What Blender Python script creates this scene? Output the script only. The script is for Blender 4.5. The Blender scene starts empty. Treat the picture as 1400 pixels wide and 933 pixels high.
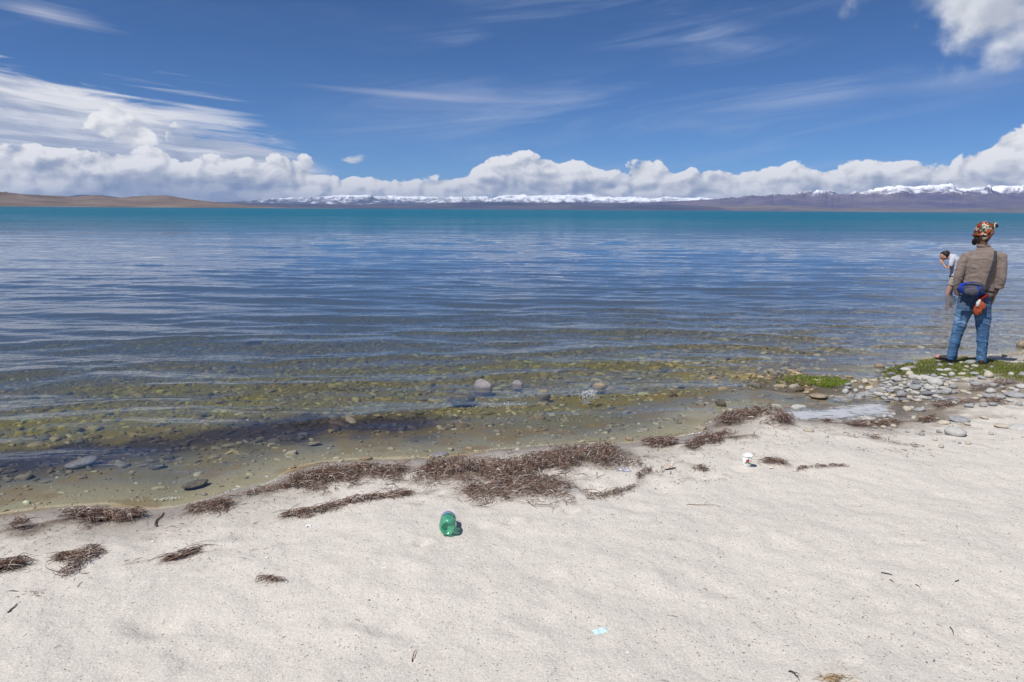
import bpy, bmesh, math, random
import numpy as np
from mathutils import Vector, Matrix, Euler

random.seed(7)
rng = np.random.default_rng(7)
scene = bpy.context.scene
C = scene.collection
R = math.radians

# ------------------------------------------------------------------ camera
CAM_H = 1.95
PITCH = R(10.95)
ROLL = R(0.37)
FPX = 930.0                      # focal length in pixels of the 1400 px wide photograph
cam_d = bpy.data.cameras.new('camera')
cam_d.sensor_width = 36.0
cam_d.lens = 36.0 * FPX / 1400.0
cam_d.clip_start = 0.05
cam_d.clip_end = 300000.0
cam = bpy.data.objects.new('camera', cam_d)
C.objects.link(cam)
CM = Matrix.Rotation(R(90) - PITCH, 4, 'X') @ Matrix.Rotation(ROLL, 4, 'Z')
cam.matrix_world = Matrix.Translation((0, 0, CAM_H)) @ CM
scene.camera = cam
CMn = np.array(CM.to_3x3())


def ray(px, py):
    v = CMn @ np.array([(px - 700) / FPX, -(py - 466.5) / FPX, -1.0])
    return v / np.linalg.norm(v)


def azel(px, py):
    v = ray(px, py)
    return math.degrees(math.atan2(v[0], v[1])), math.degrees(math.asin(v[2]))


def at_z(px, py, z=0.0):
    v = ray(px, py)
    t = (z - CAM_H) / v[2]
    return np.array([v[0] * t, v[1] * t])


# ------------------------------------------------------------------ sun
SUN_DIR = Vector((-0.66, -0.50, 1.25)).normalized()      # towards the sun
sun_d = bpy.data.lights.new('sun', 'SUN')
sun_d.energy = 4.7
sun_d.angle = R(0.55)
sun_d.color = (1.0, 0.972, 0.925)
sun = bpy.data.objects.new('sun', sun_d)
sun.rotation_euler = (-SUN_DIR).to_track_quat('-Z', 'Y').to_euler()
C.objects.link(sun)

scene.view_settings.view_transform = 'Standard'
scene.view_settings.look = 'None'
scene.view_settings.gamma = 1
scene.view_settings.exposure = 0.0
scene.cycles.max_bounces = 5
scene.cycles.diffuse_bounces = 2
scene.cycles.glossy_bounces = 2
scene.cycles.transparent_max_bounces = 12
scene.cycles.volume_bounces = 0
scene.cycles.caustics_reflective = False
scene.cycles.caustics_refractive = False


# ------------------------------------------------------------------ node helper
class S:
    """wraps a node socket so that shader maths can be written as expressions"""
    def __init__(self, g, sock):
        self.g, self.s = g, sock
    def __add__(a, b): return a.g.m('ADD', a, b)
    def __radd__(a, b): return a.g.m('ADD', b, a)
    def __sub__(a, b): return a.g.m('SUBTRACT', a, b)
    def __rsub__(a, b): return a.g.m('SUBTRACT', b, a)
    def __mul__(a, b): return a.g.m('MULTIPLY', a, b)
    def __rmul__(a, b): return a.g.m('MULTIPLY', b, a)
    def __truediv__(a, b): return a.g.m('DIVIDE', a, b)
    def __pow__(a, b): return a.g.m('POWER', a, b)


class G:
    def __init__(self, tree):
        self.t = tree
        self.n = tree.nodes
        self.l = tree.links
    def put(self, inp, v):
        if isinstance(v, S):
            self.l.new(v.s, inp)
        elif v is not None:
            inp.default_value = v
    def node(self, typ, ins=None, **props):
        nd = self.n.new(typ)
        for k, v in props.items():
            setattr(nd, k, v)
        for k, v in (ins or {}).items():
            self.put(nd.inputs[k], v)
        return nd
    def m(self, op, a, b=None, c=None, clamp=False):
        nd = self.node('ShaderNodeMath', operation=op, use_clamp=clamp)
        self.put(nd.inputs[0], a)
        if b is not None: self.put(nd.inputs[1], b)
        if c is not None: self.put(nd.inputs[2], c)
        return S(self, nd.outputs[0])
    def sstep(self, x, a, b, lo=0.0, hi=1.0):
        nd = self.node('ShaderNodeMapRange', {'Value': x, 'From Min': a, 'From Max': b, 'To Min': lo, 'To Max': hi},
                       interpolation_type='SMOOTHSTEP')
        return S(self, nd.outputs[0])
    def lin(self, x, a, b, lo=0.0, hi=1.0):
        nd = self.node('ShaderNodeMapRange', {'Value': x, 'From Min': a, 'From Max': b, 'To Min': lo, 'To Max': hi})
        return S(self, nd.outputs[0])
    def xyz(self, x, y, z):
        return S(self, self.node('ShaderNodeCombineXYZ', {'X': x, 'Y': y, 'Z': z}).outputs[0])
    def sep(self, v):
        nd = self.node('ShaderNodeSeparateXYZ', {0: v})
        return [S(self, o) for o in nd.outputs]
    def noise(self, v, scale=1.0, detail=4.0, rough=0.5, dist=0.0, lac=2.0, col=False):
        nd = self.node('ShaderNodeTexNoise', {'Vector': v, 'Scale': scale, 'Detail': detail, 'Roughness': rough,
                                              'Distortion': dist, 'Lacunarity': lac})
        return S(self, nd.outputs['Color' if col else 'Fac'])
    def voro(self, v, scale=1.0, detail=0.0, rough=0.5, smooth=None, out='Distance', rand=1.0):
        nd = self.node('ShaderNodeTexVoronoi', feature='SMOOTH_F1' if smooth is not None else 'F1')
        self.put(nd.inputs['Vector'], v)
        self.put(nd.inputs['Scale'], scale)
        self.put(nd.inputs['Detail'], detail)
        self.put(nd.inputs['Roughness'], rough)
        self.put(nd.inputs['Randomness'], rand)
        if smooth is not None: self.put(nd.inputs['Smoothness'], smooth)
        return S(self, nd.outputs[out])
    def mix(self, f, a, b, blend='MIX'):
        nd = self.node('ShaderNodeMix', data_type='RGBA', blend_type=blend)
        self.put(nd.inputs[0], f)
        for i, v in ((6, a), (7, b)):
            if isinstance(v, tuple) and len(v) == 3: v = v + (1.0,)
            self.put(nd.inputs[i], v)
        return S(self, nd.outputs[2])
    def vmath(self, op, a, b):
        nd = self.node('ShaderNodeVectorMath', operation=op)
        self.put(nd.inputs[0], a)
        self.put(nd.inputs[1], b)
        return S(self, nd.outputs[0])
    def curve(self, x, pts):
        """float curve, x already 0..1"""
        nd = self.node('ShaderNodeFloatCurve', {'Value': x})
        cm = nd.mapping
        cv = cm.curves[0]
        cv.points[0].location = pts[0]
        cv.points[1].location = pts[-1]
        for p in pts[1:-1]:
            cv.points.new(*p)
        cm.update()
        return S(self, nd.outputs[0])
    def ramp(self, x, stops):
        nd = self.node('ShaderNodeValToRGB', {0: x})
        el = nd.color_ramp.elements
        el[0].position, el[0].color = stops[0][0], stops[0][1] + (1,)
        el[1].position, el[1].color = stops[-1][0], stops[-1][1] + (1,)
        for p, c in stops[1:-1]:
            e = el.new(p)
            e.color = c + (1,)
        return S(self, nd.outputs[0])
    def attr(self, name, out='Fac'):
        return S(self, self.node('ShaderNodeAttribute', attribute_name=name).outputs[out])


# ------------------------------------------------------------------ world: sky and clouds
world = bpy.data.worlds.new('World')
scene.world = world
world.cycles.sampling_method = 'NONE'
world.use_nodes = True
wt = world.node_tree
wt.nodes.clear()
g = G(wt)
sky = g.node('ShaderNodeTexSky', sky_type='NISHITA')
sky.sun_disc = False
sky.sun_elevation = math.asin(SUN_DIR.z)
sky.sun_rotation = math.atan2(SUN_DIR.x, SUN_DIR.y)
sky.altitude = 4600
sky.air_density = 1.0
sky.dust_density = 0.3
sky.ozone_density = 2.5
skyc = g.mix(1.0, S(g, sky.outputs[0]), (0.54, 0.86, 1.20), 'MULTIPLY')

dirv = S(g, g.node('ShaderNodeTexCoord').outputs['Generated'])
dx, dy, dz = g.sep(dirv)
az = g.m('ARCTAN2', dx, dy) * 57.29578
el = g.m('ARCSINE', g.m('MINIMUM', g.m('MAXIMUM', dz, -1.0), 1.0)) * 57.29578

# top edge of the bank of cumulus along the horizon (photograph pixels turned into directions)
bank_px = [(-60, 185), (0, 190), (60, 188), (120, 186), (160, 176), (205, 172), (250, 196), (300, 204), (350, 208), (400, 210), (450, 222),
           (520, 229), (580, 231), (620, 227), (655, 212), (700, 200), (760, 202), (800, 213), (850, 214), (890, 209),
           (925, 220), (965, 219), (1010, 210), (1060, 208), (1110, 216), (1150, 214), (1200, 208), (1250, 206),
           (1300, 202), (1345, 187), (1380, 170), (1410, 160)]
pts = []
for p in bank_px:
    a, e = azel(*p)
    pts.append(((a + 60) / 120, e / 15))
pts = [(0.0, 0.42), (0.09, 0.40)] + pts + [(0.88, 0.52), (0.94, 0.45), (1.0, 0.42)]
top = g.curve((az + 60) / 120, pts) * 15


def puffs(u, v, seed, det=6, rough=0.58):
    P = g.xyz(u, v, seed)
    w = g.noise(P, 0.35, 2, 0.55, col=True)
    P2 = g.vmath('ADD', P, g.vmath('MULTIPLY', g.vmath('SUBTRACT', w, (0.5, 0.5, 0.5)), (2.2, 1.6, 0.0)))
    v1 = g.voro(P2, 0.30, 2.0, 0.45, 0.6)
    f = g.noise(P2, 0.75, det, rough)
    return (1.0 - v1) * 0.85 + f * 0.75


u = az
v = el * 1.25
pf = puffs(u, v, 3.3, 7, 0.60)
sf = puffs(u, v, 3.3, 4.5, 0.52)
sf2 = puffs(u - 0.38, v + 0.52, 3.3, 4.5, 0.52)
big = g.noise(g.xyz(az * 0.5, el * 1.1, 8.0), 0.6, 3, 0.5)
base_n = g.noise(g.xyz(az * 0.16, el * 0.7, 12.0), 1.0, 4, 0.5)
b1 = top - el + (pf - 0.86) * 2.3
a1 = g.sstep(b1, -0.04, 0.16)
rel = (sf - sf2) + (pf - sf) * 0.5
deep = g.sstep(b1, 0.6, 3.2)
lowf = g.sstep(big, 0.38, 0.66)
wisp = g.noise(g.xyz(az * 0.30, el * 1.6, 15.0), 1.0, 5, 0.55)
under = g.sstep(g.m('ABSOLUTE', el - 2.1 + (base_n - 0.5) * 3.0), 0.95, 0.1) * g.sstep(b1, 0.5, 1.3)
lum1 = 0.87 + rel * 1.15 - deep * 0.04 - lowf * deep * 0.10 - under * 0.18 + (wisp - 0.5) * 0.30 * g.sstep(el, 2.2, 1.0)
lum1 = g.m('MINIMUM', g.m('MAXIMUM', lum1, 0.36), 0.93)
# heavy blue-grey rain base hanging over the left shore
rain = g.sstep(g.m('ABSOLUTE', az + 25.5), 9.5, 2.0) * g.sstep(g.m('ABSOLUTE', el - 1.0 + (big - 0.5) * 2.4), 1.9, 0.5)
lum1 = lum1 * (1.0 - rain * 0.34)
col1 = g.ramp(lum1, [(0.30, (0.22, 0.29, 0.45)), (0.55, (0.42, 0.47, 0.58)), (0.74, (0.66, 0.68, 0.74)), (0.93, (0.91, 0.91, 0.93))])


def blob(az0, el0, ra, re_, tilt=0.0):
    da = az - az0
    de = el - el0 - da * tilt
    return g.m('SQRT', (da / ra) ** 2.0 + (de / re_) ** 2.0)


def pdir(px, py):
    return azel(px, py)


# layered grey-white stratus high on the left, drawn out towards the middle
strat_n = g.noise(g.xyz(az * 0.20, (el + az * 0.10) * 1.0, 1.0), 1.0, 6, 0.58, 0.6)
strat_f = g.noise(g.xyz(az * 0.07, (el + az * 0.07) * 1.9, 5.0), 1.0, 7, 0.62, 0.4)
aL, eL = pdir(-10, 84)
aR, eR = pdir(430, 208)
edge = (eL - 0.3) + (az - aL) * ((eR - eL) / (aR - aL))
m_l = edge + 0.8 - el + (strat_n - 0.5) * 4.6 + (strat_f - 0.5) * 3.4
d2 = m_l * g.sstep(az, aR + 3.0, aR - 5.0) * g.sstep(az, -75.0, -60.0)
a2 = g.sstep(d2, 0.02, 1.7) * 0.92
lum2 = 0.58 + (strat_n - 0.5) * 0.8 + (strat_f - 0.5) * 0.9 + g.sstep(d2, 1.8, 0.4) * 0.12
col2 = g.ramp(lum2, [(0.30, (0.30, 0.36, 0.50)), (0.55, (0.44, 0.49, 0.62)), (0.85, (0.84, 0.85, 0.89))])
# bright cauliflower head breaking through it
a0, e0 = pdir(185, 176)
m3 = 1.0 - blob(a0, e0 - 0.5, 4.6, 2.4) + (pf - 0.86) * 0.9
a3 = g.sstep(m3, 0.0, 0.12) * g.sstep(el, e0 - 1.6, e0 - 0.7)
a0, e0 = pdir(110, 143)
m3b = 1.0 - blob(a0, e0, 7.0, 0.9, -0.10) + (strat_n - 0.5) * 1.8
a3b = g.sstep(m3b, 0.0, 0.7) * 0.8
# small lone clouds
a0, e0 = pdir(470, 220)
m4 = 1.0 - blob(a0, e0, 2.6, 0.75, 0.12) + (pf - 0.86) * 1.5
a4 = g.sstep(m4, 0.0, 0.5) * 0.9
a0, e0 = pdir(265, 160)
m5 = 1.0 - blob(a0, e0, 5.2, 0.8, -0.05) + (strat_f - 0.5) * 1.6
a5 = g.sstep(m5, 0.0, 0.8) * 0.75

# big soft cloud entering at the top right and running on beyond the frame
a0, e0 = pdir(1330, 0)
n6 = g.noise(g.xyz(az * 0.8, el * 1.0, 2.0), 0.24, 5, 0.50, 0.2)
n6b = g.noise(g.xyz(az * 0.8 - 0.5, el * 1.0 + 0.6, 2.0), 0.24, 5, 0.50, 0.2)
m6 = 1.0 - blob(a0 + 3.0, e0 + 3.6, 15.5, 7.0, -0.12) + (n6 - 0.5) * 2.1
a6 = g.sstep(m6, -0.05, 0.50) * 0.94
lum6 = 0.60 + (n6 - n6b) * 1.5 + g.sstep(m6, 0.9, 0.0) * 0.08
col6 = g.ramp(lum6, [(0.30, (0.33, 0.38, 0.50)), (0.60, (0.55, 0.58, 0.65)), (0.85, (0.84, 0.86, 0.90))])

# cirrus veils
cir = g.noise(g.xyz(az * 0.055, (el - az * 0.12) * 0.40, 6.0), 1.0, 8, 0.62, 0.9)
cirb = g.noise(g.xyz(az * 0.03, (el + az * 0.02) * 0.13, 9.0), 1.0, 3, 0.5, 0.5)
cbig = g.sstep(cirb, 0.40, 0.62)
a7 = g.sstep(cir, 0.42, 0.82) * cbig * 0.56 * g.sstep(az, -22.0, 6.0, 0.25, 1.0)
# thin mauve streaks
a0, e0 = pdir(570, 130)
m8 = 1.0 - blob(a0, e0, 10.5, 0.42, -0.035) + (strat_f - 0.5) * 1.4
a8 = g.sstep(m8, 0.0, 1.3) * 0.40
a0, e0 = pdir(60, 17)
m9 = 1.0 - blob(a0, e0, 4.6, 0.8, -0.10) + (strat_f - 0.5) * 1.4
a9 = g.sstep(m9, 0.0, 1.2) * 0.6
a0, e0 = pdir(240, 118)
m10 = 1.0 - blob(a0, e0, 9.0, 1.9, -0.10) + (strat_f - 0.62) * 6.0
a10 = g.sstep(m10, 0.0, 1.6) * 0.55

# fair weather cloud overhead, out of the frame, continuing the same sky
ov = g.noise(g.vmath('MULTIPLY', dirv, (1.0, 1.0, 1.6)), 2.1, 8, 0.56, 0.2)
a11 = g.sstep(ov, 0.50, 0.66) * g.sstep(el, 24.0, 36.0) * 0.85

col = skyc
skyb = g.node('ShaderNodeBackground', {'Color': skyc, 'Strength': 0.076})
cl = (0.80, 0.82, 0.87)


def over(base_c, base_a, c, a):
    """composite colour c with alpha a over an accumulated (colour, alpha) layer"""
    na = base_a + a - base_a * a
    f = a / g.m('MAXIMUM', na, 1e-4)
    return g.mix(f, base_c, c), na


cc, ca = g.mix(0.0, (0.46, 0.54, 0.74), (0, 0, 0)), a7
cc, ca = over(cc, ca, (0.60, 0.60, 0.72), a8)
cc, ca = over(cc, ca, (0.62, 0.64, 0.75), a9)
cc, ca = over(cc, ca, (0.66, 0.68, 0.78), a10)
cc, ca = over(cc, ca, cl, a11)
cc, ca = over(cc, ca, col2, a2)
cc, ca = over(cc, ca, (0.78, 0.79, 0.84), a5)
cc, ca = over(cc, ca, (0.88, 0.88, 0.90), a3b)
cc, ca = over(cc, ca, (0.70, 0.72, 0.78), a4)
cc, ca = over(cc, ca, g.ramp(0.80 + rel * 1.0, [(0.5, (0.55, 0.58, 0.66)), (0.85, (0.92, 0.92, 0.93))]), a3)
cc, ca = over(cc, ca, col6, a6)
cc, ca = over(cc, ca, col1, a1)
clb = g.node('ShaderNodeBackground', {'Color': cc, 'Strength': 1.0})
ca = g.m('MINIMUM', ca, 1.0) * g.sstep(el, -3.0, -0.5)
mx = g.node('ShaderNodeMixShader', {0: ca})
wt.links.new(skyb.outputs[0], mx.inputs[1])
wt.links.new(clb.outputs[0], mx.inputs[2])
wo = g.node('ShaderNodeOutputWorld')
wt.links.new(mx.outputs[0], wo.inputs[0])


# ------------------------------------------------------------------ numpy noise
def _hash(ix, iy, seed):
    h = (ix.astype(np.int64) * 374761393 + iy.astype(np.int64) * 668265263 + seed * 974634777) & 0xffffffff
    h = ((h ^ (h >> 13)) * 1274126177) & 0xffffffff
    return ((h ^ (h >> 16)) & 0xffff) / 65535.0


def vnoise(x, y, seed=0):
    ix, iy = np.floor(x), np.floor(y)
    fx, fy = x - ix, y - iy
    fx = fx * fx * fx * (fx * (fx * 6 - 15) + 10)
    fy = fy * fy * fy * (fy * (fy * 6 - 15) + 10)
    a = _hash(ix, iy, seed); b = _hash(ix + 1, iy, seed)
    c = _hash(ix, iy + 1, seed); d = _hash(ix + 1, iy + 1, seed)
    return (a + (b - a) * fx) * (1 - fy) + (c + (d - c) * fx) * fy - 0.5


def fbm(x, y, octv=4, seed=0, gain=0.5):
    s = 0; a = 1.0
    for i in range(octv):
        s = s + a * vnoise(x * 2 ** i * (1 + 0.03 * i) + 17.3 * i, y * 2 ** i + 9.1 * i, seed + i)
        a *= gain
    return s


def seg_dist(x, y, poly):
    """unsigned distance to a polyline, and fraction along it"""
    best = np.full(np.shape(x), 1e12)
    n = len(poly) - 1
    for i in range(n):
        ax, ay = poly[i]; bx, by = poly[i + 1]
        vx, vy = bx - ax, by - ay
        L = vx * vx + vy * vy
        t = np.clip(((x - ax) * vx + (y - ay) * vy) / L, 0, 1)
        d = (x - ax - t * vx) ** 2 + (y - ay - t * vy) ** 2
        best = np.minimum(best, d)
    return np.sqrt(best)


def smooth_poly(P, it=2):
    P = [np.array(p, float) for p in P]
    for _ in range(it):
        Q = [P[0]]
        for a, b in zip(P[:-1], P[1:]):
            Q += [a * 0.75 + b * 0.25, a * 0.25 + b * 0.75]
        Q.append(P[-1])
        P = Q
    return np.array(P)


# ------------------------------------------------------------------ the shoreline and the ground
shore_px = [(-160, 735), (0, 714), (96, 698), (193, 703), (250, 695), (296, 684), (321, 672), (370, 664), (410, 648), (450, 637), (546, 633),
            (600, 634), (664, 623), (723, 618), (782, 612), (853, 611), (900, 603), (940, 598), (966, 590), (988, 573), (1028, 564), (1071, 568),
            (1100, 579), (1153, 580), (1193, 576), (1221, 571), (1239, 558), (1242, 546), (1216, 534), (1203, 521), (1225, 508),
            (1253, 497), (1296, 490), (1350, 488), (1400, 486), (1520, 480), (1750, 474)]
shore = [at_z(*p) for p in shore_px]
shore = [np.array([-70000.0, -30000.0]), np.array([-300.0, -30.0]), np.array([-40.0, -4.0]), np.array([-12.0, 1.6])] + shore + \
        [shore[-1] + np.array([25.0, 4.0]), shore[-1] + np.array([400.0, 30.0]), np.array([70000.0, 200.0])]
shore = smooth_poly(shore, 1)
sx, sy = shore[:, 0], shore[:, 1]


def sdist(x, y):
    """distance to the water's edge, positive on land"""
    d = seg_dist(x, y, shore)
    inside = np.zeros(np.shape(x), bool)       # even-odd test against the half plane below the shore
    cnt = np.zeros(np.shape(x), int)
    for i in range(len(shore) - 1):
        x0, y0, x1, y1 = sx[i], sy[i], sx[i + 1], sy[i + 1]
        lo, hi = (x0, x1) if x0 < x1 else (x1, x0)
        m = (x >= lo) & (x < hi)
        if x0 != x1:
            yy = y0 + (x - x0) / (x1 - x0) * (y1 - y0)
            cnt = cnt + (m & (yy > y))
    return np.where(cnt % 2 == 1, d, -d)


def world_poly(px_list, z=0.0, it=1):
    return smooth_poly([at_z(px, py, z) for px, py in px_list], it)


# heaps of dried weed: name -> (spine in photo px, half width m, height m, strands, label)
HEAPS = [
    ([(398, 669), (440, 660), (500, 655), (552, 656)], 0.185, 0.055, 1050, 'rounded brown heap of dried weed at the water edge, left neighbour of the longest heap'),
    ([(590, 650), (650, 662), (720, 660), (780, 648), (840, 631)], 0.25, 0.070, 2300, 'longest and thickest heap of dried brown weed, in the middle of the waterline'),
    ([(640, 687), (700, 684), (770, 676)], 0.19, 0.025, 520, 'thin spread of dried weed on the sand just above the green bottle'),
    ([(18, 738), (80, 724), (130, 710), (184, 711)], 0.110, 0.048, 1150, 'dark dried weed heap on the left with a hooked right end near the water'),
    ([(262, 705), (290, 700), (318, 696)], 0.06, 0.035, 260, 'small oval weed heap on pale sand, right of the short dark stick'),
    ([(322, 676), (362, 672), (400, 670)], 0.035, 0.022, 170, 'thin dark weed strip running along the wet edge into the left rounded heap'),
    ([(878, 613), (900, 611), (924, 613)], 0.075, 0.045, 300, 'small bushy weed heap between the longest heap and the paired heaps by the bay'),
    ([(935, 622), (965, 611), (1000, 606), (1026, 607)], 0.085, 0.050, 560, 'weed heap with a long right arm, just below the curled weed ridge'),
    ([(985, 583), (1010, 572), (1045, 567), (1068, 578), (1076, 594)], 0.095, 0.060, 760, 'curled weed ridge at the corner of the little foamy bay'),
    ([(1128, 581), (1180, 585), (1230, 584), (1275, 580)], 0.055, 0.035, 420, 'narrow weed line along the sand side of the foamy puddle'),
    ([(1278, 562), (1320, 560), (1368, 563)], 0.07, 0.035, 340, 'flat dark weed patch behind the scattered pale stones on the right'),
    ([(1335, 545), (1370, 538), (1398, 540)], 0.10, 0.035, 260, 'grey tangled weed on the edge of the grass at the right border'),
    ([(800, 692), (830, 692), (868, 682), (884, 656)], 0.045, 0.014, 190, 'curved thin trail of weed bits round a footprint below the longest heap'),
    ([(385, 717), (450, 706), (500, 695), (560, 688), (600, 682)], 0.055, 0.020, 520, 'thin diagonal trail of weed left of the green bottle, below the rounded heap'),
    ([(80, 778), (112, 769), (130, 763)], 0.04, 0.022, 190, 'upper branch of a forked weed scrap on the left sand'),
    ([(128, 766), (112, 786), (98, 802)], 0.04, 0.022, 170, 'lower branch of the forked weed scrap on the left sand'),
    ([(175, 789), (230, 779), (274, 767)], 0.020, 0.022, 210, 'long straight bundle of dried stems lying alone on the left sand'),
    ([(-14, 806), (10, 800), (34, 796)], 0.06, 0.03, 260, 'dark weed clump cut off by the left border of the photograph'),
    ([(1135, 600), (1180, 605), (1215, 613), (1250, 622)], 0.045, 0.016, 300, 'thin weed trail across the sand below the foamy puddle'),
    ([(1040, 640), (1060, 645), (1076, 650)], 0.035, 0.02, 120, 'small weed tuft beside the white printed cup'),
    ([(925, 640), (950, 648), (962, 660)], 0.05, 0.014, 130, 'loose weed bits right of the crumpled paper scrap'),
    ([(1092, 657), (1120, 657), (1152, 654)], 0.022, 0.01, 60, 'faint string of weed crumbs on open sand right of the cup'),
    ([(1322, 619), (1345, 623), (1362, 630)], 0.022, 0.014, 60, 'tiny lone weed tuft on open sand near the right border'),
    ([(555, 704), (577, 706)], 0.022, 0.014, 55, 'tiny dark weed tuft just left of the green bottle'),
    ([(350, 818), (385, 822)], 0.025, 0.010, 45, 'sparse brown weed crumbs on bare sand at lower left'),
]
for i, h in enumerate(HEAPS):
    HEAPS[i] = (world_poly(h[0], 0.06 if h[2] < 0.03 else 0.03),) + h[1:]

DENTS = [(272, 742, .05, .022), (700, 715, .055, .024), (780, 701, .05, .022), (806, 664, .10, .03), (577, 746, .045, .022),
         (870, 700, .09, .018), (960, 650, .1, .02), (650, 700, .08, .015), (470, 760, .10, .012), (330, 720, .09, .014), (1010, 640, .08, .014),
         (120, 745, .12, .02), (845, 690, .10, .018), (905, 668, .09, .018), (210, 850, .12, .015), (640, 850, .12, .010), (420, 900, .15, .012),
         (1180, 700, .12, .008), (550, 800, .1, .012)]
rd = random.Random(31)
DENTS += [(rd.uniform(20, 1380), rd.uniform(690, 925), rd.uniform(.05, .11), rd.uniform(.005, .013)) for _ in range(46)]
DENTS = [(at_z(a, b, 0.15),) + (r, d) for a, b, r, d in DENTS]
grass_bank = world_poly([(1254, 503), (1290, 501), (1340, 507), (1400, 510), (1480, 512)], 0.08)
grass_isle = world_poly([(1078, 522), (1105, 522), (1132, 524)], 0.02)


def height(x, y):
    x = np.asarray(x, float); y = np.asarray(y, float)
    d = sdist(x, y)
    dn = d + 0.10 * fbm(x * 1.8, y * 1.8, 3, 5)
    dp = np.maximum(dn, 0)
    zl = 0.012 + 0.115 * (1 - np.exp(-dp / 0.75)) + 0.026 * np.minimum(dp, 40) + 0.004 * np.clip(dp - 40, 0, 2000)
    dw = np.maximum(-dn, 0)
    zw = 0.012 - 0.028 * (1 - np.exp(-dw / 0.3)) - 0.050 * np.minimum(dw, 12) - 0.02 * np.clip(dw - 12, 0, 1500)
    z = np.where(dn > 0, zl, zw)
    near = np.exp(-(np.maximum(np.abs(y) - 9, 0) / 6) ** 2)
    land = np.clip(dn / 0.5, 0, 1)
    z = z + near * land * (0.026 * fbm(x * 1.5, y * 1.9, 2, 11) + 0.010 * fbm(x * 4.2 + 3 * y, y * 5.0, 3, 12) +
                           0.008 * vnoise(x * 14, y * 14, 13) + 0.004 * vnoise(x * 34, y * 34, 14))
    # diagonal lumps left by old waves and feet
    z = z + near * land * 0.007 * np.maximum(fbm(x * 2.2 + 1.4 * y, (y - .5 * x) * 5.0, 3, 21), -0.1)
    for (p, r, dd) in DENTS:
        rr = np.hypot(x - p[0], (y - p[1]) * 1.3) / r
        z = z - dd * np.exp(-rr ** 2 * 1.2) + dd * 0.25 * np.exp(-((rr - 1.6) / 0.5) ** 2)
    for h in HEAPS:
        lo = h[0].min(0) - 0.5; hi = h[0].max(0) + 0.5
        m = (x > lo[0]) & (x < hi[0]) & (y > lo[1]) & (y < hi[1])
        if np.any(m):
            dd = seg_dist(x[m], y[m], h[0])
            zz = z[m] if z.ndim else z
            z[m] = z[m] + h[2] * 0.5 * np.exp(-(dd / (h[1] * 0.75)) ** 2)
    if z.ndim:
        m = (x > 2) & (x < 9) & (y > 6) & (y < 13)
        dd = seg_dist(x[m], y[m], grass_isle)
        z[m] = np.maximum(z[m], 0.030 - 0.09 * np.maximum(dd - 0.20, 0) + 0.01 * vnoise(x[m] * 6, y[m] * 6, 3))
    return z


def H1(x, y):
    return float(height(np.array([x]), np.array([y]))[0])


def ground(px, py):
    """the point of the ground that the photograph shows at this pixel"""
    z = 0.1
    for _ in range(6):
        p = at_z(px, py, z)
        z = H1(p[0], p[1])
    return Vector((p[0], p[1], z))


def mesh_np(name, verts, faces, smooth=True):
    """mesh from arrays; faces all tris or all quads"""
    me = bpy.data.meshes.new(name)
    verts = np.asarray(verts, np.float32); faces = np.asarray(faces, np.int32)
    k = faces.shape[1]
    me.vertices.add(len(verts)); me.loops.add(faces.size); me.polygons.add(len(faces))
    me.vertices.foreach_set('co', verts.ravel())
    me.loops.foreach_set('vertex_index', faces.ravel())
    me.polygons.foreach_set('loop_start', np.arange(0, faces.size, k, dtype=np.int32))
    me.polygons.foreach_set('use_smooth', np.full(len(faces), smooth))
    me.update(calc_edges=True)
    return me


def grid_faces(nx, ny):
    i = np.arange(nx - 1)[None, :] + np.arange(ny - 1)[:, None] * nx
    i = i.ravel()
    return np.stack([i, i + 1, i + 1 + nx, i + nx], 1)


def vcol(me, name, rgb):
    a = me.color_attributes.new(name, 'FLOAT_COLOR', 'POINT')
    buf = np.ones((len(me.vertices), 4), np.float32)
    buf[:, :3] = rgb
    a.data.foreach_set('color', buf.ravel())


def vfac(me, name, v):
    a = me.attributes.new(name, 'FLOAT', 'POINT')
    a.data.foreach_set('value', np.asarray(v, np.float32))


def tag(o, label=None, cat=None, group=None, kind=None):
    if label: o['label'] = label
    if cat: o['category'] = cat
    if group: o['group'] = group
    if kind: o['kind'] = kind
    return o


def link(name, me, mat=None, parent=None, loc=None):
    o = bpy.data.objects.new(name, me)
    if mat is not None:
        if not me.materials: me.materials.append(mat)
    C.objects.link(o)
    if parent is not None: o.parent = parent
    if loc is not None: o.location = loc
    return o


def empty(name, loc, rz=0.0):
    o = bpy.data.objects.new(name, None)
    o.empty_display_size = 0.1
    C.objects.link(o)
    o.location = loc; o.rotation_euler = (0, 0, rz)
    return o


def new_mat(name):
    m = bpy.data.materials.new(name)
    m.use_nodes = True
    m.node_tree.nodes.clear()
    gg = G(m.node_tree)
    out = gg.node('ShaderNodeOutputMaterial')
    return m, gg, out


def pbsdf(gg, out, **ins):
    names = {'color': 'Base Color', 'rough': 'Roughness', 'spec': 'Specular IOR Level', 'normal': 'Normal', 'metal': 'Metallic',
             'trans': 'Transmission Weight', 'ior': 'IOR', 'sheen': 'Sheen Weight', 'alpha': 'Alpha', 'sss': 'Subsurface Weight',
             'coat': 'Coat Weight'}
    b = gg.node('ShaderNodeBsdfPrincipled')
    for k, v in ins.items():
        if isinstance(v, tuple) and len(v) == 3: v = v + (1.0,)
        gg.put(b.inputs[names[k]], v)
    if out is not None: gg.l.new(b.outputs[0], out.inputs[0])
    return b


def bump(gg, h, strength=0.5, dist=0.01, normal=None):
    nd = gg.node('ShaderNodeBump', {'Height': h, 'Strength': strength, 'Distance': dist})
    if normal is not None: gg.l.new(normal.s, nd.inputs['Normal'])
    return S(gg, nd.outputs[0])


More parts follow.
